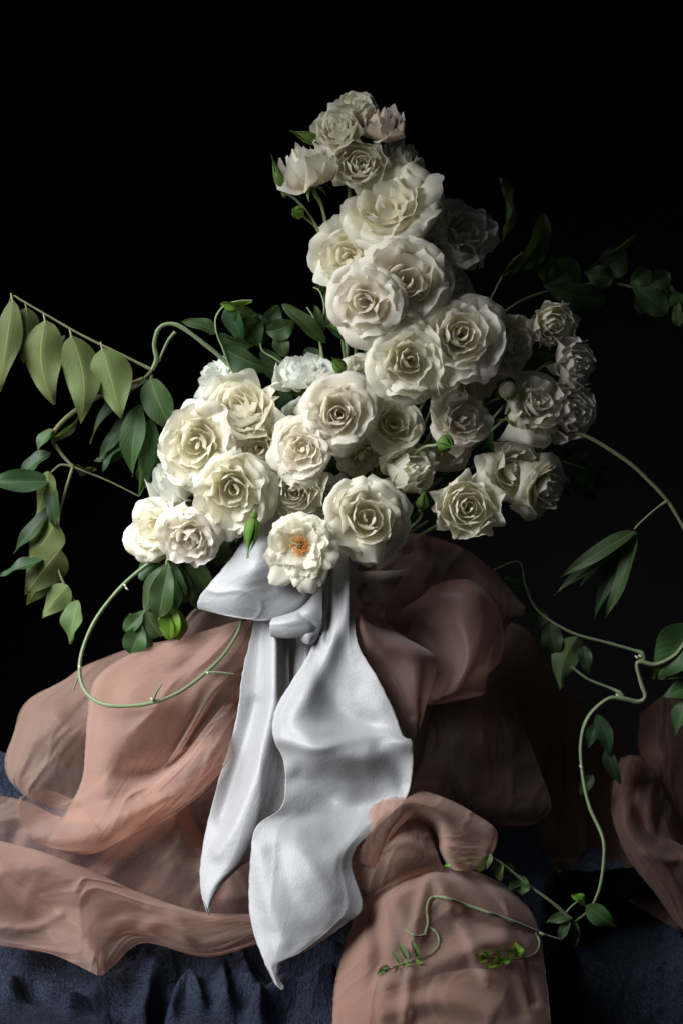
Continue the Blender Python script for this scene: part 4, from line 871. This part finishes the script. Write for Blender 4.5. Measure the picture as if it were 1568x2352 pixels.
# ------------------------------------------------------------------ peach organza, right, with shade put into its colour
cloth('silk_drape', 'shaded peach organza swirled like a flower right of the long silk tail', [
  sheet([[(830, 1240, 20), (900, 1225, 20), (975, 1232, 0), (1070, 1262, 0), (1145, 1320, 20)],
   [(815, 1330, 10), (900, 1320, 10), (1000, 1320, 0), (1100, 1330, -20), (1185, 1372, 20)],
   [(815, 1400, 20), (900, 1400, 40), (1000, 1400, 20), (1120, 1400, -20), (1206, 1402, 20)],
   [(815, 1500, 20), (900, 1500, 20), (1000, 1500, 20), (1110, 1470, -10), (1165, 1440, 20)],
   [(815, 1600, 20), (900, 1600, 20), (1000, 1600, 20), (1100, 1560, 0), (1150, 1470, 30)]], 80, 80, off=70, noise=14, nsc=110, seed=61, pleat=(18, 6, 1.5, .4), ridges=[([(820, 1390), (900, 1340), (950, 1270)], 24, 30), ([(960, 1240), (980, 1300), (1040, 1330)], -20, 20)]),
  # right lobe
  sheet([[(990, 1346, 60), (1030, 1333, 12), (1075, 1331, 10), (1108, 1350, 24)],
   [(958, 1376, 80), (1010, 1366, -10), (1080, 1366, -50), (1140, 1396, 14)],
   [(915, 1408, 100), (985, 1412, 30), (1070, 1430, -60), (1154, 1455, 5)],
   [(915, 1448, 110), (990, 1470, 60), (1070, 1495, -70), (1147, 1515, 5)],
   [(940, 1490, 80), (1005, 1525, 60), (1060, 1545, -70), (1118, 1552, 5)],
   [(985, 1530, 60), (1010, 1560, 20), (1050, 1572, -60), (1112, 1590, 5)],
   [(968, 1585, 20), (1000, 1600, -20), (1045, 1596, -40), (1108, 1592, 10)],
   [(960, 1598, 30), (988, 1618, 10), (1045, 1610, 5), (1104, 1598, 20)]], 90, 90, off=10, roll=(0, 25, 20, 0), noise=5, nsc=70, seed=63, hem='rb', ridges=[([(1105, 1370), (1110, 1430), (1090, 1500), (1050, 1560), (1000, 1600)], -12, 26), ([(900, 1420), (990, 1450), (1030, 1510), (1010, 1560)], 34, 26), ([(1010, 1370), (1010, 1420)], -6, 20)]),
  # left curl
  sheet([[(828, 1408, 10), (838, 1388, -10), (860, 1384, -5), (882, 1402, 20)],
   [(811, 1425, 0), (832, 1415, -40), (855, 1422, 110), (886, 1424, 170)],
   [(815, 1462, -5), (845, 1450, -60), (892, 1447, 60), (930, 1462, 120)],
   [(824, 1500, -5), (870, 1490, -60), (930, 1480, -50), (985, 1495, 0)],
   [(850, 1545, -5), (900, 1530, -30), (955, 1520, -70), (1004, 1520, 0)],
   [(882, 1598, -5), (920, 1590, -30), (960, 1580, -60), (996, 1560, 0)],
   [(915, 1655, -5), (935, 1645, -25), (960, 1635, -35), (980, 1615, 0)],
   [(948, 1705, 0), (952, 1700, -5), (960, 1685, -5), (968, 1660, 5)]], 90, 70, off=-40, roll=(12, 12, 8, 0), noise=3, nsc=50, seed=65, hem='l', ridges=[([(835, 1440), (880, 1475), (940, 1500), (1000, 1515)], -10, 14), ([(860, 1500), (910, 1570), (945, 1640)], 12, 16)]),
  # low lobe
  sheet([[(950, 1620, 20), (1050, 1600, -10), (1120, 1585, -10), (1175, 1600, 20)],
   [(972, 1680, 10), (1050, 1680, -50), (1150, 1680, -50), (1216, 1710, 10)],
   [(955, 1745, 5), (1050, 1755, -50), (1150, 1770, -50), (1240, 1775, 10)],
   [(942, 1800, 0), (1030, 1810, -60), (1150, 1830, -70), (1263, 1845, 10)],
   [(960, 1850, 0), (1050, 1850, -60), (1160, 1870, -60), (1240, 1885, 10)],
   [(1000, 1890, 20), (1070, 1890, -20), (1140, 1897, -10), (1205, 1896, 20)]], 80, 80, off=210, roll=(25, 35, 0, 20), noise=12, nsc=80, seed=67, pleat=(14, 5, 1.5, .2), under=False, hem='lrb')], M_peach_shaded)
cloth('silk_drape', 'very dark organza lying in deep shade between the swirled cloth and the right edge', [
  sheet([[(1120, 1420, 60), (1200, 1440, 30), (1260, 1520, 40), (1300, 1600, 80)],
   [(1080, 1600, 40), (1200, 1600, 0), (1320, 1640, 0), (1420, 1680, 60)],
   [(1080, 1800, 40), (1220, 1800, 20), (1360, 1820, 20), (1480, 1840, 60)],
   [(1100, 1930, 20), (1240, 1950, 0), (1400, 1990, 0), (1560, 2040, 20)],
   [(1160, 1960, 30), (1280, 2000, 20), (1420, 2060, 20), (1580, 2150, 30)]], 90, 90, off=480, noise=30, nsc=140, seed=71, pleat=(30, 5, 1.5, .3), roll=(0, 30, 30, 0))], M_peach_shaded)
FRONT = None
def front_layers():
    """the turned-under hems that show through the front cloth as a second thickness"""
    global FRONT
    FRONT = LAST[-1]; X, Y, D = FRONT; n, m = X.shape
    out = []
    k = int(m * .23); t = np.linspace(0, 1, n)[:, None]; c = np.linspace(0, 1, k)[None, :]
    out.append(Pn(X[:, :k] + c * (20 * np.sin(t * 4.5) - 8), Y[:, :k], D[:, :k] + 4))
    a = int(n * .66)
    X2, Y2, D2 = X[a:], Y[a:].copy(), D[a:] + 5
    t = np.linspace(0, 1, X2.shape[1])[None, :]; Y2 += (26 * np.sin(t * 6 + 1) - 30 * t + 20) * np.linspace(1, 0, X2.shape[0])[:, None]
    out.append(Pn(X2, Y2, D2))
    return out
cloth('silk_drape', 'peach organza in front, looped like a hood above a smooth spread with tendrils on it', [
  sheet([[(803, 1968, 15), (826, 1885, 10), (868, 1834, 10), (930, 1811, 5), (1010, 1829, 10), (1085, 1867, 10), (1141, 1915, 10), (1118, 1990, 20)],
   [(806, 1975, -10), (838, 1895, -15), (882, 1848, -22), (936, 1826, -22), (1012, 1846, -22), (1080, 1886, -22), (1128, 1930, -20), (1108, 1995, 0)],
   [(835, 1985, -10), (860, 1912, -25), (900, 1868, -38), (946, 1846, -38), (1014, 1868, -35), (1068, 1910, -24), (1096, 1955, -16), (1085, 1998, -20)],
   [(870, 1995, 0), (890, 1925, -20), (918, 1888, -20), (955, 1868, 0), (1005, 1885, 0), (1022, 1920, -10), (1030, 1960, -30), (1050, 2000, -20)],
   [(890, 1995, 70), (905, 1930, 70), (925, 1905, 80), (955, 1890, 90), (990, 1900, 90), (1005, 1925, 80), (1010, 1955, 60), (1030, 1995, 60)]][::1], 80, 130, off=-50, noise=4, nsc=70, seed=81, hem='t', pleat=(7, 14, 1.2, .2), under='same'),
  sheet([[(840, 1905, 30), (885, 1885, 10), (930, 1875, 10), (975, 1890, 40)],
   [(812, 1945, 10), (870, 1925, -20), (940, 1915, -30), (990, 1930, 20)],
   [(806, 1985, 0), (870, 1975, -40), (940, 1965, -55), (1015, 1990, 0)],
   [(815, 2035, 0), (865, 2025, -30), (930, 2005, -35), (1010, 2005, 10)],
   [(829, 2080, 0), (850, 2065, -5), (885, 2040, -5), (960, 2010, 20)]], 70, 70, off=-30, noise=3, nsc=50, roll=(14, 0, 0, 0), pleat=(9, 5, 1.4, .4), ridges=[([(850, 1925), (920, 1900), (960, 1930)], 12, 10), ([(850, 1950), (930, 1935), (990, 1965)], -8, 12)]),
  sheet([[(815, 2105, 40), (870, 2045, 30), (950, 2000, 25), (1055, 1994, 25), (1155, 2032, 30), (1212, 2085, 40)],
   [(806, 2130, 10), (870, 2078, -30), (950, 2040, -50), (1055, 2040, -50), (1155, 2065, -30), (1228, 2120, 20)],
   [(788, 2185, 5), (870, 2160, -60), (960, 2150, -70), (1060, 2150, -70), (1160, 2150, -60), (1245, 2190, 15)],
   [(778, 2235, 5), (860, 2230, -60), (960, 2230, -60), (1070, 2230, -70), (1170, 2235, -60), (1252, 2245, 15)],
   [(768, 2300, 5), (860, 2300, -60), (960, 2300, -70), (1080, 2300, -70), (1180, 2300, -50), (1259, 2310, 15)],
   [(760, 2400, 5), (860, 2410, -60), (960, 2420, -60), (1080, 2420, -60), (1180, 2410, -60), (1268, 2400, 15)]],
   130, 140, off=-15, noise=6, nsc=100, seed=85, hem='tlr', flat=1.0, gain=1.3, pleat=(15, 4, 1.5, .5), roll=(20, 30, 10, 0), rw=.09, ridges=[([(880, 2260), (980, 2230), (1080, 2180), (1150, 2160)], -18, 30), ([(850, 2100), (870, 2180), (860, 2260)], 14, 20), ([(900, 2060), (930, 2120), (960, 2200)], -8, 26),
     ([(1000, 2020), (1030, 2090)], -10, 20), ([(880, 2320), (1000, 2300), (1120, 2330)], -14, 24), ([(1000, 2010), (1060, 2120), (1120, 2260)], -12, 16), ([(980, 2010), (950, 2150), (930, 2340)], -11, 14), ([(1080, 2010), (1180, 2140), (1225, 2300)], 12, 12), ([(1130, 2200), (1170, 2260), (1190, 2330)], 14, 22), ([(1060, 2100), (1120, 2130), (1200, 2140)], 12, 20)]), *front_layers()], M_peach)

cloth('silk_drape', 'shaded peach organza falling in folds along the far right edge', [
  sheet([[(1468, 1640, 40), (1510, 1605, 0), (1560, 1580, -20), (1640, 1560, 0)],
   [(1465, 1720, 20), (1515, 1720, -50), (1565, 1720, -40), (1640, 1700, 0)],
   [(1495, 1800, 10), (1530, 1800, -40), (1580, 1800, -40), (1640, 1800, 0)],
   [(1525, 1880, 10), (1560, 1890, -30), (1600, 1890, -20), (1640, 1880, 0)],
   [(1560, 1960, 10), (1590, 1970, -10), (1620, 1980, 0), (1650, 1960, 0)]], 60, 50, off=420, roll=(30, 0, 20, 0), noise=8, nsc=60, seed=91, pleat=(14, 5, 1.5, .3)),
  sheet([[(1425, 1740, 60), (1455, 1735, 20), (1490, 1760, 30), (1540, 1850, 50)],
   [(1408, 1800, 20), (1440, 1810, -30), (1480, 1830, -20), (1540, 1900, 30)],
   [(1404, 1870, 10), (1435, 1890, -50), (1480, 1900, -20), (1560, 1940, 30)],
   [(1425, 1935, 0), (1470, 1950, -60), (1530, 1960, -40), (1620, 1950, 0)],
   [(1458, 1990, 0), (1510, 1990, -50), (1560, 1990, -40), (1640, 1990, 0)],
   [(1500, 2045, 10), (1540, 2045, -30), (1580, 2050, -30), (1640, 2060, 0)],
   [(1555, 2125, 20), (1575, 2135, 0), (1600, 2150, 0), (1650, 2180, 0)]], 90, 60, off=330, roll=(25, 0, 0, 0), noise=6, nsc=50, seed=93, hem='l', pleat=(12, 6, 1.5, .3), ridges=[([(1450, 1830), (1490, 1920), (1560, 1970)], 22, 14), ([(1480, 1960), (1540, 1975), (1620, 1955)], -20, 12), ([(1520, 1850), (1510, 1930)], 14, 12)])], M_peach_shaded)

v = vine('small vine shoot with curled little leaves arching over the front peach cloth', (1200, 2030, -330), name='vine_shoot')
vtube(v, [(1310, 2110, -330), (1270, 2075, -335), (1220, 2038, -335), (1170, 1998, -335), (1130, 1970, -335), (1085, 1958, -330), (1055, 1962, -325), (1035, 1978, -320)], [4.4, 3.4, 3, 2.8, 2.6, 2.4, 2, 1.5], M_vine)
for a in [(1060, 1975, 1028, 1958, 30, -330, .3, LP), (1062, 1968, 1078, 1998, 26, -330, .5, LB), (1050, 1978, 1018, 1990, 18, -330, .4, LB), (1110, 1962, 1098, 2005, 40, -330, .4, LB), (1125, 1960, 1116, 1996, 24, -345, .3, LP), (1150, 1978, 1150, 2024, 42, -330, .8, LP), (1150, 1980, 1185, 2005, 34, -310, .6, LD), (1200, 2012, 1196, 2056, 54, -320, .5, G), (1205, 2014, 1165, 2052, 34, -310, .8, G), (1100, 1975, 1060, 1990, 30, -320, .8, G)]:
    leaf(a[0], a[1], a[2], a[3], a[4], a[5], a[7], v, roll=a[6], seed=a[0] * 5 + a[3], wave=.1)
FX, FY, FD = FRONT
def on_front(px, py, lift=4.5):
    i = np.argmin((FX - px) ** 2 + (FY - py) ** 2); return float(FD.ravel()[i]) - lift
def vtubef(parent, pts, rad, mat=None, name='stem'):
    q = cr1(np.array(pts, float), len(pts) * 4)
    return vtube(parent, [(a, b, on_front(a, b) if (a < 1250 and b > 2052) else c) for a, b, c in q], list(np.interp(np.linspace(0, 1, 30), np.linspace(0, 1, len(rad)), rad)), mat, name)
v = vine('slender green tendril lying on the front peach cloth with two feathery tips', (1100, 2100, -410), name='vine_tendril')
vtubef(v, [(1284, 2158, -340), (1255, 2150, -370), (1228, 2138, -390), (1160, 2110, -410), (1080, 2082, -420), (1020, 2062, -425), (990, 2062, -428), (980, 2085, -432), (982, 2120, -440), (975, 2146, -446)], [3.8, 4, 4, 4, 3.8, 3.6, 3.4, 3.2, 3.2, 3.8], M_vine)
vtubef(v, [(978, 2146, -446), (955, 2150, -448), (930, 2136, -450)], [3.4, 3, 2.2], M_vine, 'side_shoot')
vtubef(v, [(985, 2128, -442), (1004, 2146, -444), (1006, 2172, -450), (988, 2192, -456), (955, 2203, -460), (915, 2216, -464), (868, 2236, -468)], [3, 2.6, 2.4, 2.2, 2, 1.8, 1.2], M_vine, 'side_shoot')
vtubef(v, [(1228, 2140, -392), (1238, 2165, -402), (1228, 2190, -412), (1195, 2202, -420), (1150, 2200, -424), (1110, 2194, -426), (1088, 2190, -426)], [3, 2.6, 2.4, 2.2, 1.8, 1.6, 1.2], M_vine, 'side_shoot')
for a in [(960, 2200, 942, 2160, 12, LP), (935, 2206, 913, 2168, 13, LP), (918, 2215, 896, 2184, 9, LP), (895, 2222, 870, 2228, 12, LP), (885, 2228, 862, 2240, 10, LP), (955, 2202, 972, 2208, 14, LB), (935, 2208, 945, 2216, 9, LB), (912, 2218, 906, 2240, 7, G), (880, 2230, 896, 2222, 8, LP), (930, 2212, 925, 2226, 6, G),
          (1188, 2200, 1178, 2164, 22, LB), (1178, 2200, 1150, 2172, 16, LP), (1150, 2200, 1128, 2180, 10, LP), (1128, 2196, 1100, 2184, 10, LP), (1110, 2194, 1084, 2192, 10, LP), (1150, 2203, 1112, 2226, 18, LB), (1120, 2198, 1096, 2214, 13, LB), (1170, 2204, 1140, 2216, 15, LB)]:
    dd = on_front(a[0], a[1], 6)
    leaf(a[0], a[1], a[2], a[3], a[4] * 1.25, dd, a[5], v, dd=on_front(a[2], a[3], 12) - dd, roll=.4, seed=a[0] * 5 + a[3], fold=.5)


# ------------------------------------------------------------------ blue gauze on the table
def lift(V, H):
    V[..., 2] += H * PX; return V
def gauze():
    n, m = 460, 820
    px = np.linspace(-160, 1730, m)[None, :] + np.zeros((n, 1)); N1 = VNoise(5); N2 = VNoise(6); N3 = VNoise(7)
    top = np.interp(px[0], [-160, 0, 180, 600, 1100, 1300, 1730], [1705, 1698, 1760, 1800, 1830, 1990, 2010]) + 46 * N1(px[0] / 80, px[0] * 0 + 3, 3)
    py = top[None, :] + (2460 - top[None, :]) * np.linspace(0, 1, n)[:, None]
    tdep = np.interp(py, [1660, 1720, 1905, 2102, 2250, 2371, 2460], [330, 250, 130, -60, -330, -540, -690])
    wx = px + 70 * N2(px / 190, py / 150, 2); wy = py + 60 * N2(px / 180 + 40, py / 130 + 9, 2)
    flow = wy / 44 + px / 300 + 1.6 * N3(px / 260, py / 170, 1)
    q = np.clip((px - 1240) / 90, 0, 1); tdep = tdep + 300 * q * q * (3 - 2 * q) * np.clip((py - 2000) / 120, 0, 1)
    rid = (.5 - .5 * np.cos(flow * 2.5)) ** .7 * (.55 + .45 * N1(px / 170, py / 90, 1))
    cr = N1(px / 7.5 + .6 * N2(px / 60, py / 50, 1) * 6, wy / 30, 2)
    H = 20 * rid + 1.5 * cr * (.6 + .5 * N3(px / 90, py / 60, 1)) + 2.2 * N2(wx / 26, wy / 40, 2)
    for pts, amp, wd in [([(20, 2300), (60, 2240), (150, 2200), (260, 2200)], -51, 23), ([(330, 2340), (360, 2260), (430, 2210), (500, 2240), (520, 2330)], -51, 20),
                         ([(390, 2340), (410, 2280), (440, 2270), (460, 2330)], -41, 16), ([(420, 2190), (500, 2210), (560, 2280)], -38, 16), ([(600, 2330), (650, 2290), (760, 2260)], -51, 20),
                         ([(160, 2330), (230, 2280), (330, 2250)], -41, 20), ([(200, 2290), (260, 2300), (300, 2330)], 27, 36), ([(380, 2300), (370, 2340)], 27, 24), ([(560, 2200), (600, 2240), (600, 2300)], 22, 30), ([(660, 2200), (760, 2190)], -24, 20), ([(1300, 2200), (1420, 2260), (1560, 2240)], -34, 29), ([(1540, 2120), (1568, 2240), (1560, 2340)], -41, 23), ([(0, 1760), (60, 1800), (120, 1860)], -34, 23), ([(300, 2350), (320, 2260), (380, 2200), (450, 2180), (540, 2210), (580, 2290)], -41, 16), ([(355, 2350), (385, 2295), (420, 2250)], 18, 13), ([(290, 2330), (330, 2230), (400, 2170)], 18, 15), ([(20, 2180), (120, 2170), (200, 2230), (240, 2240)], -29, 16), ([(560, 2210), (600, 2260), (590, 2350)], -34, 18), ([(700, 2260), (640, 2350)], 19, 24), ([(0, 2240), (90, 2290), (160, 2280)], 18, 21)]:
        H = H - (.95 if amp < 0 else 1.3) * amp * np.exp(-(poly_dist(px, py, [tuple(q) for q in cr1(np.array(pts, float), 14)]) / wd) ** 2)
    o = link('gauze_cloth', join_grids('gauze_cloth', [lift(Pn(px, py, tdep), H)]), M_gauze)
    tag(o, 'crinkled dark blue gauze cloth bunched over the table under the organza', 'cloth')
gauze()
print('objects', len(bpy.data.objects))
